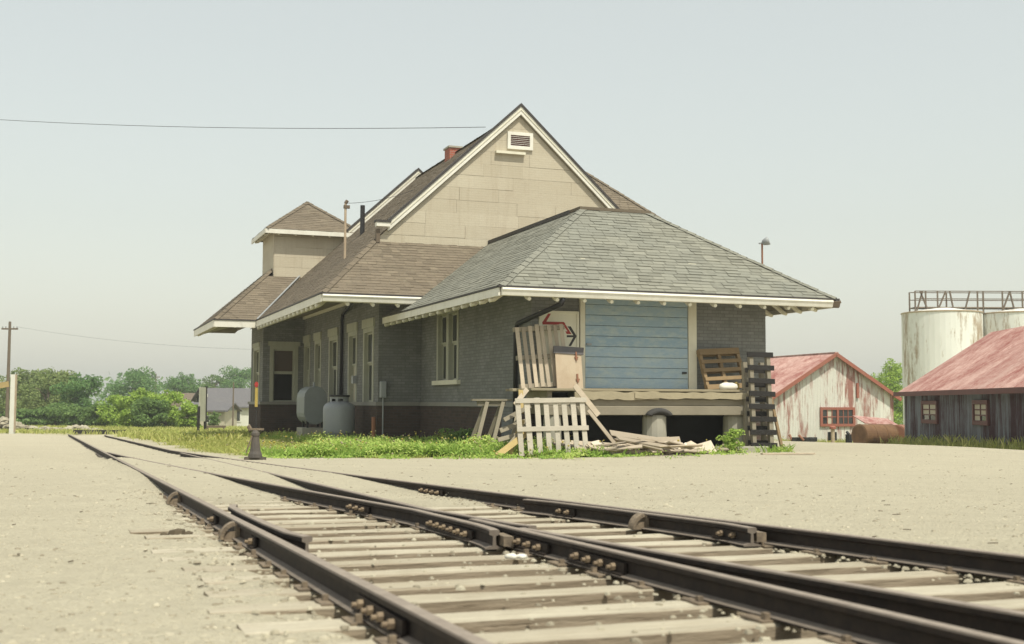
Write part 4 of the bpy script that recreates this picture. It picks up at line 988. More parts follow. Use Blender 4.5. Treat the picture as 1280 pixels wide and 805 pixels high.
# ------------------------------------------------------------------ tanks beside the station
p = at(423.5, 546, 33.0); gzp = p.z-.02
pt = thing('propane_cylinder', 'squat silver propane cylinder in the weeds beside the station wall', 'gas cylinder', (p.x, p.y, gzp)); pt.scale = (1.1, 1.1, 1.06)
MB().lathe([(.30, .0), (.33, .02), (.33, .07), (.375, .10), (.395, .16), (.398, .72), (.385, .80), (.34, .87), (.24, .92), (.10, .94)], 32).build('body', M['propane_paint'], pt, smooth=True)
c_ = MB(); n = 24
for k in range(n):
    if k in (15, 16, 18, 19): zz = (.88, .93, 1.0, 1.05)
    else: zz = (.88, 1.05)
    w0, w1 = 2*math.pi*k/n, 2*math.pi*(k+1)/n
    for a, b in ((zz[0], zz[1]),) + (((zz[2], zz[3]),) if len(zz) == 4 else ()):
        vs = [(r*math.cos(w), r*math.sin(w), z) for r in (.235, .225) for w in (w0, w1) for z in (a, b)]
        c_.add(vs, [(0,2,3,1), (4,5,7,6), (1,3,7,5), (0,4,6,2)])
c_.build('collar', M['propane_paint'], pt); MB().lathe([(.24, 1.05), (.27, 1.055), (.27, 1.085), (.24, 1.10)], 24).build('collar_lid', M['dark_metal'], pt); MB().lathe([(.06,.93), (.06,1.03), (.03,1.05)], 10).build('valve', M['galv'], pt)
p = at(394, 545, 35.5)
ot = thing('oil_tank', 'grey upright oval fuel tank on a block left of the propane cylinder', 'fuel tank', (p.x, p.y, p.z-.05), TH); ot.scale = (1.08, 1.0, 1.08)
def obround(w, h, n=10): 
    r = w/2; pts = [(r*math.cos(a), h/2-r + r*math.sin(a)) for a in np.linspace(0, math.pi, n)] + [(r*math.cos(a), -(h/2-r) + r*math.sin(a)) for a in np.linspace(math.pi, 2*math.pi, n)]
    return pts
pts = obround(.62, 1.05); b = MB(); 
for y0_, y1_, k in ((0, .02, .96), (.02, 1.25, 1), (1.25, 1.27, .96)): b.prism([(x*k, y0_, z*k+.88) for x, z in pts], (0, y1_-y0_, 0))
b.build('tank_shell', M['tank_grey'], ot, smooth=False)
MB().box(-.36, .0, .0, .36, .9, .27).build('block', M['concrete'], ot, bevel=.01)
for x, y_ in ((-.2, .1), (.2, .1), (-.2, .75), (.2, .75)): MB().box(x-.03, y_-.03, .26, x+.03, y_+.03, .48).build('leg', M['dark_metal'], ot)
MB().tube([(.0, .3, 1.40), (.0, .3, 1.52)], .03, 8).build('filler_pipe', M['galv'], ot)

# ------------------------------------------------------------------ switch stand
p = at(319, 567, 20.4)
sw = thing('switch_stand', 'low cast switch stand with a red and yellow target beside the track', 'switch stand', (p.x, p.y, gzz(p.x, p.y))); sw.scale = (.72, .72, .96)
MB().box(-.24, -.1, 0, .24, .1, .05).lathe([(.17, .04), (.16, .10), (.13, .15), (.115, .22), (.085, .40), (.10, .43), (.10, .47), (.05, .52)], 14).build('stand_body', M['old_iron'], sw)
MB().tube([(0,.02,.5), (0,.02,1.30)], .014, 8).build('mast', M['dark_metal'], sw); MB().box(-.15, -.03, .52, .19, .03, .555).tube([(-.12, 0, .53), (-.17, -.03, .60)], .045, 8).tube([(-.06, -.09, .42), (-.20, -.1, .12)], .016, 8).build('throw_lever', M['rusty_iron'], sw)
MB().box(-.03, -.008, .93, .035, .008, 1.27).build('target_blade', M['yellow_paint'], sw); MB().prism([(.045*math.cos(a), -.009, 1.325+.05*math.sin(a)) for a in np.linspace(0, 2*math.pi, 13)[:-1]], (0, .018, 0)).build('target_disc', M['red_paint'], sw)

# ------------------------------------------------------------------ barns on the right
def corr(mb, w, h0, h1, pitch=.085, amp=.012, over=0.0, base=0.0):
    """corrugated sheet in local x (width), z (height); h0/h1 = top heights at both edges"""
    n = max(2, int(round(w/(pitch/4)))); vs = []; fs = []
    for i in range(n+1):
        x = w*i/n; y = amp*math.cos(2*math.pi*x/pitch); t = h0 + (h1-h0)*i/n; vs += [(x, y, base), (x, y, t)]
    for i in range(n): fs.append((2*i, 2*i+2, 2*i+3, 2*i+1))
    mb.add(vs, fs); return mb
# pale gabled barn
bd = 60.0; ax = at(1042, 441, bd); e1 = at(1127, 493, bd)
b1 = thing('tin_barn', 'pale rust-streaked corrugated barn with a red window, gable towards the yard', 'barn', (ax.x, ax.y, 0), R_(17))
zb = gz1(ax.x, ax.y) - .25; HW = (e1.x - ax.x)/math.cos(R_(17)) - .12; za, ze = ax.z, e1.z; Lb = 14.0
sw_ = HW*2/9
wx0, wx1 = (1022-1042)*bd/FPX/math.cos(R_(17)), (1069-1042)*bd/FPX/math.cos(R_(17)); wz0, wz1 = at(1040, 533, bd).z, at(1040, 509, bd).z
def ztop(x): return za - (za-ze)*abs(x)/HW - .05
for i in range(9):
    xa, xb = -HW + i*sw_, -HW + (i+1)*sw_; cuts = [(xa, xb)] if not (xa < 0 < xb) else [(xa, 0), (0, xb)]
    for a, b in cuts:
        mb = corr(MB(), b-a+.02, ztop(a)-zb, ztop(b)-zb); o = mb.build('wall_sheet', M['tin_white'], b1); o.location = (a, (.004 if i % 2 else 0), zb)
for i in range(16):
    for s_ in (-1, 1):
        o = corr(MB(), .9, ze-zb, ze-zb).build('wall_sheet', M['tin_white'], b1); o.location = (HW*s_, i*.87, zb); o.rotation_euler = (0, 0, math.pi/2)
rl = math.hypot(HW+.3, (za-ze)*(HW+.3)/HW); ang = math.atan2(za-ze, HW)
rs = corr(MB(), .90, rl, rl, pitch=.085, amp=.012).build('roof_sheet', M['tin_roof'], b1); first = True
for i in range(16):
    for s_ in (-1, 1):
        o = rs if first else inst(rs, b1); first = False
        m_ = Matrix.Translation((0, -.25 + i*.89 + (.9 if s_ < 0 else 0), za + (.004 if i % 2 else 0))) @ Matrix(((0, s_*math.sin(ang), s_*math.cos(ang), 0), (s_, 0, 0, 0), (0, math.cos(ang), -math.sin(ang), 0), (0, 0, 0, 1)))
        o.matrix_local = m_
for s_ in (-1, 1): MB().bar((0, -.27, za-.08), (s_*(HW+.3), -.27, za-.08-(za-ze)*(HW+.3)/HW), .05, .18, up=(0, 0, 1)).build('barge_board', M['barn_red_trim'], b1)
MB().box(-.1, -.28, za-.03, .1, Lb, za+.03).build('ridge_cap', M['tin_roof'], b1)
def barn_window(par, x0, x1, z0, z1, y, cols, rows, mt, fw=.13, curtain=False, axis_y=False, curtain_panes=()):
    g = group_node('window', par); cx = (x0+x1)/2
    f = MB(); f.box(x0, y-.06, z0, x1, y+.03, z0+fw).box(x0, y-.06, z1-fw, x1, y+.03, z1).box(x0, y-.06, z0+fw, x0+fw, y+.03, z1-fw).box(x1-fw, y-.06, z0+fw, x1, y+.03, z1-fw)
    n = len(cols); 
    secs = cols
    for (a, b, nc) in secs:
        if b < .99: f.box(x0+(x1-x0)*b-fw*.45, y-.055, z0+fw, x0+(x1-x0)*b+fw*.45, y+.03, z1-fw)
    f.build('frame', M[mt], g); mu = MB(); k = 0
    for (a, b, nc) in secs:
        A, B = x0+(x1-x0)*a + (fw if a < .01 else fw*.45), x0+(x1-x0)*b - (fw if b > .99 else fw*.45); Z0, Z1 = z0+fw, z1-fw
        for i in range(1, nc): mu.box(A+(B-A)*i/nc-.02, y-.04, Z0, A+(B-A)*i/nc+.02, y+.0, Z1)
        for j in range(1, rows): mu.box(A, y-.038, Z0+(Z1-Z0)*j/rows-.02, B, y+.0, Z0+(Z1-Z0)*j/rows+.02)
        for i in range(nc):
            for j in range(rows):
                MB().box(A+(B-A)*i/nc+.005, y-.012, Z0+(Z1-Z0)*j/rows+.005, A+(B-A)*(i+1)/nc-.005, y-.004, Z0+(Z1-Z0)*(j+1)/rows-.005).build('pane', M['curtain' if k in curtain_panes else 'glass_dark'], g); k += 1  # listed panes take the curtain colour, the others dark glass
    mu.build('glazing_bar', M[mt], g); return g
barn_window(b1, wx0, wx1, wz0, wz1, -.03, [(0, .5, 3), (.5, 1, 3)], 2, 'barn_red_trim', .13, curtain_panes=(2, 3))
o = MB().box(0, 0, 0, .12, .1, .75).build('downpipe', M['barn_red_trim'], b1); o.location = ((1073-1042)*bd/FPX, -.1, at(1073, 490, bd).z - .3)
# lean-to hood beside it and rusty drums
p = at(1100, 530, 57); ln = thing('lean_to', 'small rusty lean-to hood between the pale barn and the drum', 'lean-to', (p.x, p.y, gz1(p.x, p.y)), R_(10))
MB().prism([(-.75, 0, .95), (.95, 0, .85), (.85, .9, 1.15), (-.95, .9, 1.3)], (0, 0, .04)).build('hood_roof', M['tin_roof'], ln); MB().box(-.7, .08, -.3, .8, .85, .84).build('hood_wall', M['tin_white'], ln)
p = at(1094, 544, 50); p2 = Vector((p.x, p.y, gz1(p.x, p.y)))
dm = thing('rusty_drum', 'big rusty brown cylindrical tank lying beside the dark barn', 'drum', (p.x, p.y, p.z), R_(28))
MB().lathe([(.40, -.9), (.455, -.88), (.455, .88), (.40, .9)], 28).build('shell', M['rust_tank'], dm, smooth=False).rotation_euler = (0, math.pi/2, 0)
for x in (-.86, -.3, .3, .86): o = MB().lathe([(.455, -.02), (.468, -.012), (.468, .012), (.455, .02)], 28).build('hoop', M['rust_tank'], dm); o.rotation_euler = (0, math.pi/2, 0); o.location = (x, 0, 0)
p = at(1124, 543, 51.5); dm = thing('rusty_drum', 'smaller dark rusty tank half hidden behind the big rusty one', 'drum', (p.x, p.y, p.z), R_(60))
MB().lathe([(.36, -.5), (.42, -.48), (.42, .48), (.36, .5)], 24).build('shell', M['rusty_pipe'], dm).rotation_euler = (0, math.pi/2, 0)
# dark long barn at the frame's edge
dv = (BB - BA); Lw = math.hypot(dv.x, dv.y); az = math.atan2(dv.y, dv.x)
b2 = thing('dark_barn', 'long dark weathered tin barn with pinkish rusty roof and two small windows', 'barn', (BA.x, BA.y, 0), az)
# local x along the wall towards the camera, local -y is outwards?  outward normal must face the yard (left)
zE = at(1132, 487, 48).z; zB = -1.35
ridge = at(1255, 415, 48); wd = 3.55; zR = ridge.z
for i in range(int(Lw/.85)+1):
    o = corr(MB(), .87, zE-zB-.03, zE-zB-.03).build('wall_sheet', M['tin_blue'], b2); o.location = (i*.85, (.004 if i % 2 else 0), zB)
    if i < int(Lw/.85)+1: pass
ra = math.atan2(zR-zE, wd); rl = math.hypot(wd+.35, (zR-zE)*(wd+.35)/wd)
rs = corr(MB(), .88, rl, rl, pitch=.085, amp=.012).build('roof_sheet', M['tin_roof'], b2); first = True
for i in range(-1, int(Lw/.85)+2):
    for s_ in (1, -1):
        o = rs if first else inst(rs, b2); first = False
        y_r = wd
        # from ridge down to the eave: towards y = 0 for s_ = 1, towards y = 2*wd otherwise
        m_ = Matrix.Translation((i*.85+.35 + (.88 if s_ < 0 else 0), y_r, zR + (.004 if i % 2 else 0))) @ Matrix(((s_, 0, 0, 0), (0, -s_*math.sin(ra), -s_*math.cos(ra), 0), (0, math.cos(ra), -math.sin(ra), 0), (0, 0, 0, 1)))
        o.matrix_local = m_
MB().box(-.5, -.36, zE-.27, Lw+.5, -.30, zE-.10).build('eave_board', M['maroon_trim'], b2)
MB().box(-.10, -.03, zB, .0, .06, zE-.1).build('corner_trim', M['galv'], b2)
MB().prism([(0, .05, zB), (0, 2*wd, zB), (0, 2*wd, zE-.1), (0, wd, zR-.1), (0, .05, zE-.1)], (.06, 0, 0)).build('end_wall', M['tin_white'], b2)
Le = (int(Lw/.85)+1)*.85; MB().prism([(Le-.06, .05, zB), (Le-.06, 2*wd, zB), (Le-.06, 2*wd, zE-.1), (Le-.06, wd, zR-.1), (Le-.06, .05, zE-.1)], (.06, 0, 0)).build('end_wall', M['tin_white'], b2)
MB().box(.3, 2*wd-.05, zB, Lw, 2*wd, zE-.1).build('rear_wall', M['tin_blue'], b2)
def on_wall(px, py):
    d = ray(px, py); o = Vector((0, 0, EYE)); n_ = Vector((-dv.y, dv.x, 0)).normalized(); t = (BA - o).dot(n_)/d.dot(n_); q = o + d*t
    return (q - BA).dot(dv.normalized()), q.z
for (xa, ya, xb, yb) in ((1154, 501, 1174, 530), (1218, 500, 1238, 532)):
    s0, z1 = on_wall(xa, ya); s1, z0 = on_wall(xb, yb)
    barn_window(b2, s0, s1, z0, z1, -.03, [(0, 1, 2)], 3, 'maroon_trim', .14, curtain_panes=(1, 2, 4, 5) if xa < 1200 else (0, 1, 2, 4, 5))
# scrap iron along the pale barn
for i, (px, py, k, lab) in enumerate(((1003, 548, 0, 'black scrap iron lump at the left foot of the pale barn'), (1013, 549, 1, 'second black scrap iron lump along the pale barn'), (1041, 546, 2, 'rusty standpipe with black valve below the red barn window'), (1061, 547, 3, 'small black iron fitting right of the rusty standpipe'))):
    p = at(px, py, 57.5); t = thing('scrap_iron', lab, 'scrap iron', (p.x, p.y, gz1(p.x, p.y)-.05), i*.7, 'scrap iron along the pale barn')
    if k < 2: MB().lathe([(.2, .05), (.25, .12), (.25, .3), (.1, .36)], 10).build('gear_case', M['dark_metal'], t); MB().box(-.5, -.1, .15, .4, .1, .35).build('frame_bar', M['dark_metal'], t); MB().tube([(-.5, .0, .2), (-.55, .25, .45)], .06, 8).build('axle', M['rusty_pipe'], t)
    elif k == 2: MB().tube([(0,0,-.1), (0,0,.75)], .09, 10).build('pipe', M['rust_panel'], t); MB().lathe([(.16,.75), (.16,.85), (.07,.9)], 10).build('cap', M['barn_red_trim'], t); MB().box(.15, -.2, .2, .45, .2, .6).build('valve_block', M['dark_metal'], t)
    else: MB().box(-.12, -.1, .1, .12, .1, .5).build('bracket', M['dark_metal'], t); MB().tube([(0,0,.5), (.12,0,.62)], .07, 8).build('elbow', M['dark_metal'], t)

# ------------------------------------------------------------------ silos with walkway
sd_ = 85.0
def silo(px0, px1, pytop, lab, dd):
    c0, c1 = at(px0, pytop, dd), at(px1, pytop, dd); r = (c1.x-c0.x)/2; cx = (c0.x+c1.x)/2; g = gz1(cx, dd)
    t = thing('silo', lab, 'silo', (cx, dd, g-.2)); H = c0.z - g + .2
    MB().lathe([(r, 0), (r, H-.05), (r*.99, H), (r*.2, H+.35)], 48).build('shell', M['silo_white'], t, smooth=False)
    for k in (2,): o = MB().lathe([(r, -.02), (r+.012, -.015), (r+.012, .015), (r, .02)], 48).build('hoop', M['silo_white'], t); o.location = (0, 0, H*k/5+.1)
    MB().lathe([(r+.03, -.08), (r+.05, -.06), (r+.05, .0), (r, .02)], 48).build('rim', M['rust_panel'], t).location = (0, 0, H)
    return cx, r, c0.z
s1 = silo(1129, 1225, 391, 'tall white rust-stained silo, the left one of the two', sd_); s2 = silo(1226.5, 1322, 392, 'white silo cut by the right picture edge', sd_)
wk = thing('walkway', 'rusty steel walkway with handrails across the silo tops', 'walkway', (0, 0, 0))
zt_ = s1[2]; y_ = sd_ - .7; xa = at(1144, 380, y_).x; xb = at(1300, 380, y_).x; zt2 = at(1200, 364, y_).z
MB().box(xa, y_, zt_+.30, xb, y_+1.2, zt_+.38).build('deck_grating', M['rusty_iron'], wk)
for yy in (y_, y_+1.2):
    for z in (zt2, (zt2+zt_+.4)/2): MB().bar((xa, yy, z), (xb, yy, z), .06, .06).build('handrail', M['pole_wood'], wk)
    for f_ in ((0, .085, .18, .50, .545, .70, .86, 1) if yy == y_ else (.0, .3, .6, 1)): MB().box(xa+(xb-xa)*f_-.05, yy-.03, zt_-.1, xa+(xb-xa)*f_+.05, yy+.03, zt2).build('rail_post', M['pole_wood'], wk)
for k, (px, qx) in enumerate(((1146, 1153), (1160, 1150), (1172, 1182), (1192, 1187), (1206, 1212), (1253, 1262), (1268, 1262))):
    MB().bar((at(px, 386, y_).x, y_-.02, zt_+.1), (at(qx, 366, y_).x, y_-.02, zt2), .11, .09).build('brace', M['pole_wood'], wk)

# ------------------------------------------------------------------ left distance: poles, posts, houses
def upole(px, pytop, depth, lab, arm=True, r=.14, base=None):
    q = at(px, pytop, depth); g = gz1(q.x, q.y); t = thing('utility_pole', lab, 'utility pole', (q.x, q.y, g-.3), 0, 'utility poles'); H = q.z-g+.3
    MB().tube([(0,0,0), (0,0,H)], [r, r*.7], 8).build('pole', M['pole_wood'], t)
    if arm:
        MB().box(-.62, -.05, H-.62, .62, .05, H-.5).build('crossarm', M['pole_wood'], t)
        for x in (-.55, -.3, .3, .55): MB().lathe([(.03, 0), (.05, .05), (.03, .14)], 6, (x, 0, H-.5)).build('insulator', M['galv'], t)
    return q
UP = upole(12.5, 402, 92, 'tall near utility pole with crossarm behind the white post at the left edge')
upole(26, 470, 130, 'thin utility pole among the trees right of the white post', False, .1)
upole(79, 470, 190, 'distant utility pole with crossarm between the left trees', True, .12); upole(195, 467, 190, 'distant utility pole with crossarm behind the round dark tree', True, .12); upole(292, 478, 95, 'thin pole in front of the distant house roof', False, .07)
q = at(15, 541, 60); wp = thing('white_post', 'white square crossing post with an orange edge at the left picture edge', 'post', (q.x, q.y, gz1(q.x, q.y)-.2))
H = at(15, 468, 60).z - gz1(q.x, q.y) + .2; MB().box(-.11, -.11, 0, .11, .11, H).build('shaft', M['house_white'], wp); MB().box(.112, -.1, .3, .135, .1, H).build('orange_edge', M['rust_panel'], wp)
q2 = at(-25, 486, 60); q3 = at(11, 480, 60); o = MB().bar((0,0,0), q3-q2, .05, .28).build('barrier_arm', M['yellow_wood'], loc=q2); tag(o, 'pale yellow barrier arm reaching in from the left picture edge', 'barrier arm')
q = at(252, 543, 60); sp = thing('notice_board', 'narrow grey board on two dark legs in the grass left of the station', 'notice board', (q.x, q.y, gz1(q.x, q.y)-.1), R_(86))
MB().box(-.42, -.03, .75, .45, .03, 2.45).build('board', M['pale_frame'], sp); MB().box(.46, -.06, 0, .56, .06, 2.5).build('leg', M['dark_wood'], sp); MB().box(-.55, -.06, 0, -.47, .06, 1.5).build('leg', M['dark_wood'], sp)
q = at(268, 532, 64); rl_ = thing('low_rail', 'low wooden rail in the grass right of the notice board', 'rail', (q.x, q.y, gz1(q.x, q.y))); MB().box(-.55, -.05, .3, .6, .05, .42).build('rail_bar', M['pole_wood'], rl_)
for x in (-.4, .45): MB().box(x, -.04, -.1, x+.08, .04, .299).build('leg', M['pole_wood'], rl_)
def house(name, lab, px, py, depth, W, D_, Hh, Rh, rz, wm, rm, wins):
    q = at(px, py, depth); t = thing(name, lab, 'house', (q.x, q.y, min(gz1(q.x, q.y), q.z)), rz)
    MB().box(-W/2, -D_/2, -1, W/2, D_/2, Hh).build('wall', M[wm], t)
    o = .35; r = MB()
    r.prism([(-W/2-o, -D_/2-o, Hh-.1), (W/2+o, -D_/2-o, Hh-.1), (W/2+o, 0, Hh+Rh), (-W/2-o, 0, Hh+Rh)], (0, 0, .12)); r.prism([(-W/2-o, 0, Hh+Rh), (W/2+o, 0, Hh+Rh), (W/2+o, D_/2+o, Hh-.1), (-W/2-o, D_/2+o, Hh-.1)], (0, 0, .12)); r.build('roof', M[rm], t)
    for s_ in (-1, 1): MB().prism([(s_*W/2, -D_/2, Hh), (s_*W/2, D_/2, Hh), (s_*W/2, 0, Hh+Rh-.05)], (-s_*.1, 0, 0)).build('gable', M['house_blue'], t)
    for (x, z, w, h) in wins:
        g = group_node('window', t); MB().box(x-w/2, -D_/2-.05, z-h/2, x+w/2, -D_/2-.002, z+h/2).build('frame', M['house_white'], g); MB().box(x-w/2+.12, -D_/2-.07, z-h/2+.12, x+w/2-.12, -D_/2-.052, z+h/2-.12).build('pane', M['glass_dark'], g)
    for (y_, z) in ((-.9, Hh+Rh*.4), (.9, Hh+Rh*.4)):
        g = group_node('window', t); MB().box(-W/2-.05, y_-.35, z-.5, -W/2-.002, y_+.35, z+.5).build('frame', M['house_white'], g); MB().box(-W/2-.07, y_-.25, z-.4, -W/2-.052, y_+.25, z+.4).build('pane', M['glass_dark'], g)
    return t
h1 = house('far_house', 'pale far house with steep dark grey roof just left of the station', 297, 527, 105, 6.5, 4.4, 1.75, 1.5, R_(36), 'house_white', 'house_roof', [(-2.2, 1.0, .7, 1.1), (-1.0, 1.0, .7, 1.1), (.8, 1.0, .8, 1.1)])
h2 = house('far_house', 'low cream far house with flat dark roof left of the steep-roofed one', 262, 527, 100, 3.6, 3.2, 1.4, .55, R_(-5), 'curtain', 'house_roof', [(-1.0, .7, .5, .7), (.4, .7, .5, .7)])
h3 = house('far_house', 'tiny far bungalow roof behind the two other houses', 244, 524, 135, 6, 5, 2.2, 1.2, R_(10), 'house_white', 'pole_wood', [(-1, 1.2, .8, .9)])
# overhead wires
def wire(name, a, b, sag, r, lab):
    pts = [Vector(a).lerp(Vector(b), t) - Vector((0, 0, sag*4*t*(1-t))) for t in np.linspace(0, 1, 25)]
    tag(MB().tube(pts, r, 5).build(name, M['dark_metal']), lab, 'wire')
ga = S2W(2.85, 9.15, 8.62)
wa = at(-60, 146, 45) + Vector((0, 0, .62)); wire('overhead_wire', ga + (wa-ga)*1.8, ga, .62, .009, 'long overhead wire crossing the left sky to the cream gable')
wire('service_wire', S2W(q_mast.x, q_mast.y, q_mast.z), S2W(1.9, 13.0, zM(1.9)+.15), .10, .007, 'short service wire from the roof mast to the gable roof')
wire('far_wire', (UP.x+.55, UP.y, UP.z-.4), at(330, 437, 88), .35, .006, 'thin far wire running right from the tall left utility pole')

# ------------------------------------------------------------------ vegetation
def leaf_cloud(mb, r2, centers, n, size, flat=.55):
    n = int(n*1.7)
    """centers: list of (c, radii, weight); small random leaf faces spread through lumpy clumps"""
    ws = [w for _, _, w in centers]
    for i in range(n):
        c, rad, _ = r2.choices(centers, ws)[0]
        while True:
            d = Vector((r2.uniform(-1, 1), r2.uniform(-1, 1), r2.uniform(-1, 1)))
            if d.length <= 1: break
        rr = d.length; d = d.normalized() * (rr ** .6) * (1 + abs(r2.gauss(0, .16)))
        p = Vector((c[0]+d.x*rad[0], c[1]+d.y*rad[1], c[2]+d.z*rad[2]))
        s = size*r2.uniform(.6, 1.3); nv = Vector((r2.gauss(0, 1) + d.x*.7, r2.gauss(0, 1) + d.y*.7, r2.gauss(0, 1) + 1.1)).normalized()
        a = nv.cross(Vector((r2.gauss(0, 1), r2.gauss(0, 1), r2.gauss(0, 1)))).normalized()
        b = nv.cross(a)*s*flat; a = a*s
        t = min(max(.5 + r2.gauss(0, .25), 0), 1)
        mb.add([p-a*.5, p+b*.5, p+a*.5, p-b*.5], [(0, 1, 2, 3)], t)
def tree(name, lab, px, pytop, pw, depth, mat, seed, n=4500, lean=0, low=.25, shape='round', cat='tree', group='trees in the distance', leaf=.21, wscale=1.0):
    r2 = random.Random(seed); q = at(px, pytop, depth); g = gz1(q.x, q.y); H = q.z - g; Wd = pw*depth/FPX/2*wscale
    t = thing(name, lab, cat, (q.x, q.y, g), 0, group)
    tr_ = MB(); tr_.tube([(0,0,-.3), (.1*lean,0,H*.3), (.3*lean,0,H*.6), (.4*lean, 0, H*.9)], [max(.05, H*.032), H*.026, H*.015, .03], 8)
    cl = []
    nb = 11
    for k in range(nb):
        a = 2*math.pi*k/nb*2.4 + r2.random(); f = low + (1-low)*(k+.6)/nb*.92
        if shape == 'round': w = math.sin(math.pi*min(1, max(0.12, (f-low*.4)/(1.0-low*.4)*.93)))**.6
        elif shape == 'spire': w = (1.05-f)**.7
        else: w = .95 if f < .6 else .7
        rr = Wd*w*r2.uniform(.45, .78); tip = Vector((rr*math.cos(a)+.3*lean*f, rr*math.sin(a), H*f))
        tr_.tube([(.2*lean*f, 0, H*max(.12, f-.22)), tuple(Vector((0,0,H*(f-.1))).lerp(tip, .5)), tuple(tip)], [H*.012, H*.008, .015], 5)
        for j in range(6):
            o = Vector((r2.gauss(0, .27)*Wd, r2.gauss(0, .27)*Wd, r2.gauss(0, .075)*H)); s = r2.uniform(.09, .33)
            c = tip*.95 + o; c.z = min(c.z, H*r2.uniform(.86, .97)); cl.append(((c.x, c.y, c.z), (Wd*s*1.25, Wd*s*1.25, min(Wd, H*.5)*s*.85), s*s))
    cl.append(((.4*lean, 0, H*.9), (Wd*.2, Wd*.2, H*.10), .05))
    tr_.build('trunk', M['pole_wood'], t); mb = MB(); leaf_cloud(mb, r2, cl, n, leaf); mb.build('crown', M[mat], t)
    return t
tree('willow_tree', 'olive feathery tree at the left picture edge behind the white post', 22, 463, 80, 120, 'leaf_olive', 1, 5500, low=.12, leaf=.30)
tree('willow_tree', 'brownish olive wispy tree right of the white post', 58, 460, 62, 112, 'leaf_olive', 2, 5000, low=.1, leaf=.27, lean=1)
tree('broadleaf_tree', 'dark pointed tree at the right end of the left clump', 97, 467, 46, 105, 'leaf_dark', 3, 4500, low=.08, shape='round', leaf=.24)
tree('broadleaf_tree', 'dim green tree filling the gap behind the left clump', 40, 478, 100, 150, 'leaf_mid', 4, 4500, low=.08, leaf=.32)
tree('broadleaf_tree', 'tall round dark green tree above the bright bushes', 166, 461, 60, 150, 'leaf_dark', 5, 6000, low=.2, leaf=.28)
tree('broadleaf_tree', 'round dark tree left of the far houses', 226, 465, 40, 165, 'leaf_dark', 6, 4500, low=.25, leaf=.28)
tree('broadleaf_tree', 'bluish green tree behind the low far house', 265, 468, 34, 190, 'leaf_mid', 7, 4000, low=.2, leaf=.32)
tree('broadleaf_tree', 'big round tree behind the steep far roof beside the station', 295, 460, 52, 185, 'leaf_dark', 8, 5500, low=.2, leaf=.32)
for i, (px, pt, pw, dd, mt_, lab) in enumerate(((126, 505, 36, 92, 'leaf_mid', 'low green bush at the left end of the bush row'), (147, 494, 40, 91, 'leaf_bright', 'bright green bush second from the left in the bush row'), (168, 486, 34, 88, 'leaf_bright', 'tall narrow bright green bush left of the middle of the bush row'), (188, 497, 40, 85, 'leaf_mid', 'lower green bush between the two tallest of the bush row'), (208, 487, 44, 87, 'leaf_bright', 'tallest bright green bush right of the middle of the bush row'), (232, 504, 30, 84, 'leaf_bright', 'yellowish bush at the right end of the bush row by the notice board'))):
    tree('bush', lab, px, pt, pw, dd, mt_, 20+i, 3000, low=.04, shape='round' if i % 2 else 'dome', cat='bush', group='bright bushes in a row', leaf=.22, lean=(i % 3)-1)
for i, (px, pt, pw, dd, lab) in enumerate(((20, 512, 60, 95, 'low green scrub at the foot of the olive tree at the left edge'), (70, 505, 60, 97, 'low green scrub below the wispy olive tree'), (100, 510, 40, 94, 'low scrub between the left clump and the bush row'))):
    tree('bush', lab, px, pt, pw, dd, 'leaf_mid', 40+i, 2500, low=.05, shape='dome', cat='bush', group='low scrub below the left trees', leaf=.28)
tree('broadleaf_tree', 'light green tree in the gap between the pale barn and the silo', 1112, 448, 64, 105, 'leaf_bright', 9, 8000, low=.06, leaf=.21, shape='dome')
tree('broadleaf_tree', 'green tree behind the pale barn ridge, mostly hidden', 1092, 466, 40, 120, 'leaf_bright', 10, 3500, low=.1, leaf=.23)
tree('bush', 'small leafy shrub growing before the right dock post', 915, 535, 26, 24.3, 'weed_blade', 60, 900, low=.05, shape='dome', cat='bush', group='shrubs by the station', leaf=.055)
tree('bush', 'dark green shrub at the foot of the freight wall', 578, 536, 44, 26.5, 'leaf_mid', 61, 1500, low=.05, shape='dome', cat='bush', group='shrubs by the station', leaf=.06)
tree('bush', 'small shrub by the door of the low far house', 268, 514, 14, 97, 'leaf_mid', 62, 500, low=.05, shape='dome', cat='bush', group='shrubs by the station', leaf=.16)
# far woods as one mass
mb = MB(); r2 = random.Random(77)
for i in range(9000):
    x = r2.uniform(-260, 260); y = 300 + r2.uniform(-20, 25); h = 9 + 3*float(fbm(x*.06, 0.3, 1.0, 3)); g = gz1(x, y)
    z = g + h*r2.random()**.7; s = 1.5; a = Vector((r2.gauss(0,1), r2.gauss(0,1), r2.gauss(0,.6))).normalized(); b = a.cross(Vector((r2.gauss(0,1), r2.gauss(0,1), r2.gauss(0,1)))).normalized()*s*.8; a = a*s; p = Vector((x, y, z))
    mb.add([p-a*.5, p+b*.5, p+a*.5, p-b*.5], [(0,1,2,3)], r2.random())
tag(mb.build('far_woods', M['leaf_dark']), 'distant band of woods along the horizon', 'woods', None, 'stuff')
# rubble heaps on the left
mb = MB(); r2 = random.Random(5)
for px, py, w, h, n in ((22, 534, 46, 7, 150), (58, 535, 30, 5, 90), (95, 535, 42, 6, 130), (5, 530, 30, 12, 120), (75, 537, 100, 3, 120)):
    for i in range(n):
        dx = r2.gauss(0, .42); k = max(0, 1-abs(dx)); q = at(px+dx*w, py+4-r2.random()*h*k, 70 + r2.uniform(-1.5, 1.5))
        blob(mb, (q.x, q.y, q.z), r2.uniform(.08, .24), 6, r2.random()*.8, .6)
tag(mb.build('rubble', M['stone']), 'pale heaps of broken rubble below the left trees', 'rubble', None, 'stuff')
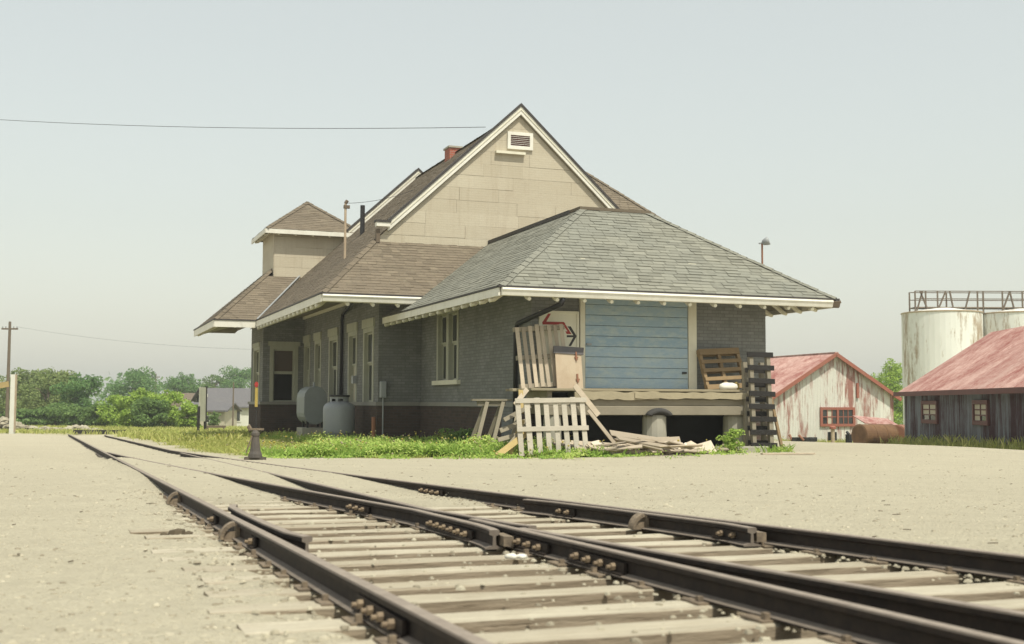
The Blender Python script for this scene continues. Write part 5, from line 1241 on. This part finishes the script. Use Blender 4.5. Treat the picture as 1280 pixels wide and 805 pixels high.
# grass, weeds and flower heads
def blades(name, mat, pts, lab, hmin, hmax, wd, per=1, seed=1, lean=.75):
    r2 = random.Random(seed); mb = MB()
    pa_ = np.array(pts); zs_ = gz(pa_[:, 0], pa_[:, 1])
    for (x, y, k), z in zip(pts, zs_):
        for _ in range(per):
            h = r2.uniform(hmin, hmax)*k; a = r2.random()*6.283; l = r2.gauss(0, lean)*h; w = wd*r2.uniform(.7, 1.4)
            px_, py_ = x + r2.gauss(0, .03), y + r2.gauss(0, .03); dx, dy = math.cos(a), math.sin(a)
            tx, ty = px_ + dx*l, py_ + dy*l
            mb.add([(px_ - dy*w, py_ + dx*w, z-.02), (px_ + dy*w, py_ - dx*w, z-.02), (px_+dx*l*.4 + dy*w*.8, py_+dy*l*.4 - dx*w*.8, z+h*.6), (tx, ty, z+h)], [(0, 1, 2, 3)], min(max(.45 + r2.gauss(0, .25), 0), 1))
    return tag(mb.build(name, mat), lab, 'grass', None, 'stuff')
r2 = random.Random(99); near_pts = []; weed_pts = []
def s2w_np(u, v): return P0.x + U2.x*u + V2.x*v, P0.y + U2.y*u + V2.y*v
uu = nrs.uniform(-9, 6.4, 70000); vv_ = nrs.uniform(-2.3, 16, 70000); gx_, gy_ = s2w_np(uu, vv_)
ok = ~(((uu > 1.05) & (vv_ > 1.0)) | ((uu > -.15) & (vv_ > 9.2))) & (nrs.rand(70000) < grass_mask(gx_, gy_))
kk = .55 + .6*np.maximum(0, .5 + .5*fbm(gx_, gy_, 1.1, 3)); near_pts = [tuple(p) for p in np.stack([gx_, gy_, kk], -1)[ok].tolist()]
blades('lawn_grass', M['grass_blade'], near_pts, 'yellowish green grass between track and station', .04, .13, .008, 1, 3)
while len(weed_pts) < 15000:
    if r2.random() < .72: u = r2.uniform(-4.6, 1.6); v = -1.75 - (min(u, .8) - .8)*.30 + abs(r2.gauss(0, 1.2)) + .1
    elif r2.random() < .6: u = r2.uniform(-2.2, -.2); v = r2.uniform(3, 16)
    else: u = r2.uniform(.2, 1.0) ; v = r2.uniform(1.0, 9)
    if u > 1.05 and v > .6: continue
    x, y = S2W(u, v, 0).xy; c = float(fbm(x, y, 1.7, 3))
    if c < r2.uniform(-1.1, .7): continue
    weed_pts.append((x, y, .5 + .5*max(0, .5 + c*.6)))
def weed_patch(name, mat, pts, lab, hs, size, per, seed):
    r4 = random.Random(seed); mb = MB(); pa_ = np.array(pts); zs_ = gz(pa_[:, 0], pa_[:, 1]); hn = fbm(pa_[:, 0], pa_[:, 1], 2.6, 3)
    for (x, y, k), z, hq in zip(pts, zs_, hn):
        top = hs*k*(.55 + .45*max(-.6, hq))*r4.uniform(.6, 1.15)
        for _ in range(per):
            p = Vector((x + r4.gauss(0, .05), y + r4.gauss(0, .05), z + max(.01, top*(1 - .8*r4.random()**1.6)))); s_ = size*r4.uniform(.5, 1.5)
            nv = Vector((r4.gauss(0, .8), r4.gauss(0, .8) - .25, 1)).normalized(); a = nv.cross(Vector((r4.gauss(0, 1), r4.gauss(0, 1), r4.gauss(0, 1)))).normalized(); b = nv.cross(a)*s_*.22; a = a*s_*.5
            mb.add([p-a, p+b, p+a, p-b], [(0, 1, 2, 3)], min(max(.45 + .25*hq + r4.gauss(0, .22), 0), 1))
    return tag(mb.build(name, mat), lab, 'weeds', None, 'stuff')
for i in range(2600):                       # thinning out into the gravel
    u = r2.uniform(-5.0, 6.0); e_ = -1.75 - (u - .8)*.30 if u < .8 else -1.75 + (u - .8)*.235; v = e_ - abs(r2.gauss(0, .38)) + .1
    x, y = S2W(u, v, 0).xy
    if float(fbm(x, y, 3.1, 2)) > r2.uniform(-.2, .9): weed_pts.append((x, y, r2.uniform(.2, .5)))
weed_patch('weeds', M['weed_blade'], weed_pts, 'tall green weeds along the foot of the station', .30, .06, 4, 4)
blades('weed_stalks', M['weed_blade'], weed_pts[:9000], 'thin stalks among the weeds by the station', .08, .30, .006, 1, 5, .35)
pts = []
gy_ = nrs.uniform(38, 95, 26000); gx_ = -gy_*nrs.uniform(.16, .44, 26000); ok = nrs.rand(26000) < grass_mask(gx_, gy_)
pts = [(a, b, 1.0) for a, b in zip(gx_[ok].tolist(), gy_[ok].tolist())]
blades('field_grass', M['grass_blade'], pts, 'rough grass left of the station and beyond the tracks', .08, .26, .028, 1, 6)
pts = []
for i in range(4200):
    y = r2.uniform(33, 48.5); x = barn_wall_x(y) - .05 - abs(r2.gauss(0, .35)); pts.append((x, y, r2.choice((.3, .5, .6, .8, 1.5))))
for i in range(3000):
    a = r2.uniform(-HW-1, HW+2.2); p = Vector((ax.x + a*math.cos(R_(17)) , ax.y + a*math.sin(R_(17)) - abs(r2.gauss(0, .5)) - .1)); pts.append((p.x, p.y, r2.uniform(.5, 1.1)))
blades('barn_weeds', M['grass_blade'], pts, 'straw coloured weeds along the barn walls', .08, .30, .010, 1, 7, .45)
pts = []
for i in range(1500):
    u = r2.uniform(1.2, 6.2); v = -1.2 + (u-.8)*.09 + r2.gauss(0, .28); x, y = S2W(u, v, 0).xy
    if float(fbm(x, y, 2.3, 2)) > r2.uniform(-.4, .9): pts.append((x, y, r2.uniform(.5, 1.1)))
blades('dock_weeds', M['weed_blade'], pts, 'green weeds among the scrap before the dock', .05, .20, .008, 2, 8)
mb = MB()
for i in range(420):
    x, y, k = r2.choice(weed_pts if r2.random() < .75 else near_pts); z = gz1(x, y) + r2.uniform(.10, .34); s = r2.uniform(.012, .026)
    t = r2.choice((.1, .4, .9, .95)); mb.add([(x-s, y, z), (x, y-s, z+s*.3), (x+s, y, z), (x, y+s, z+s*.3), (x, y, z+s), (x, y, z-s)], [(0,1,4), (1,2,4), (2,3,4), (3,0,4), (1,0,5), (2,1,5), (3,2,5), (0,3,5)], t)
tag(mb.build('weed_flowers', M['flower_head']), 'pale and yellow flower heads among the weeds', 'flowers', None, 'stuff')
# dry stalks poking through the gravel, chips of wood on the yard
mb = MB()
for i in range(120):
    y = 5*(24/5)**r2.random(); x = r2.uniform(-.6, .6)*y; L = r2.uniform(.015, .06); a = r2.gauss(TH, .8); z = gzz(x, y)+.008
    mb.bar((x, y, z), (x+L*math.cos(a), y+L*math.sin(a), z+.002), .007, .005, t=r2.random()*.3)
tag(mb.build('wood_chips', M['clod']), 'dark wood chips scattered on the gravel', 'wood chips', None, 'stuff')

for i, (px, py, w, lab) in enumerate(((640, 694, .030, 'crumpled white paper scrap on the ties right of the frog'), (652, 694.5, .026, 'second white paper scrap touching the first by the frog'))):
    p = at(px, py, 6.35); o = lump('paper_scrap', w, 1.1, .8, .6, M['paper_white'], 5+i); o.location = (p.x, p.y, zrail(p.y)-RH+.02); tag(o, lab, 'paper', 'paper scraps by the frog')
# ------------------------------------------------------------------ summer haze round the whole place
hz = MB().box(-905, -9, -14, 905, 1605, 30).build('haze', MATS['void'])
tag(hz, 'thin summer haze over the whole place', 'haze', None, 'stuff')
hm = bpy.data.materials.new('haze_air'); hm.use_nodes = True; hn_ = hm.node_tree.nodes; hn_.remove(hn_['Principled BSDF'])
pv = hn_.new('ShaderNodeVolumePrincipled'); pv.inputs['Color'].default_value = (.93, .95, .92, 1); pv.inputs['Density'].default_value = .0009; pv.inputs['Anisotropy'].default_value = .2
hm.node_tree.links.new(pv.outputs[0], hn_['Material Output'].inputs['Volume']); hz.data.materials.clear(); hz.data.materials.append(hm)
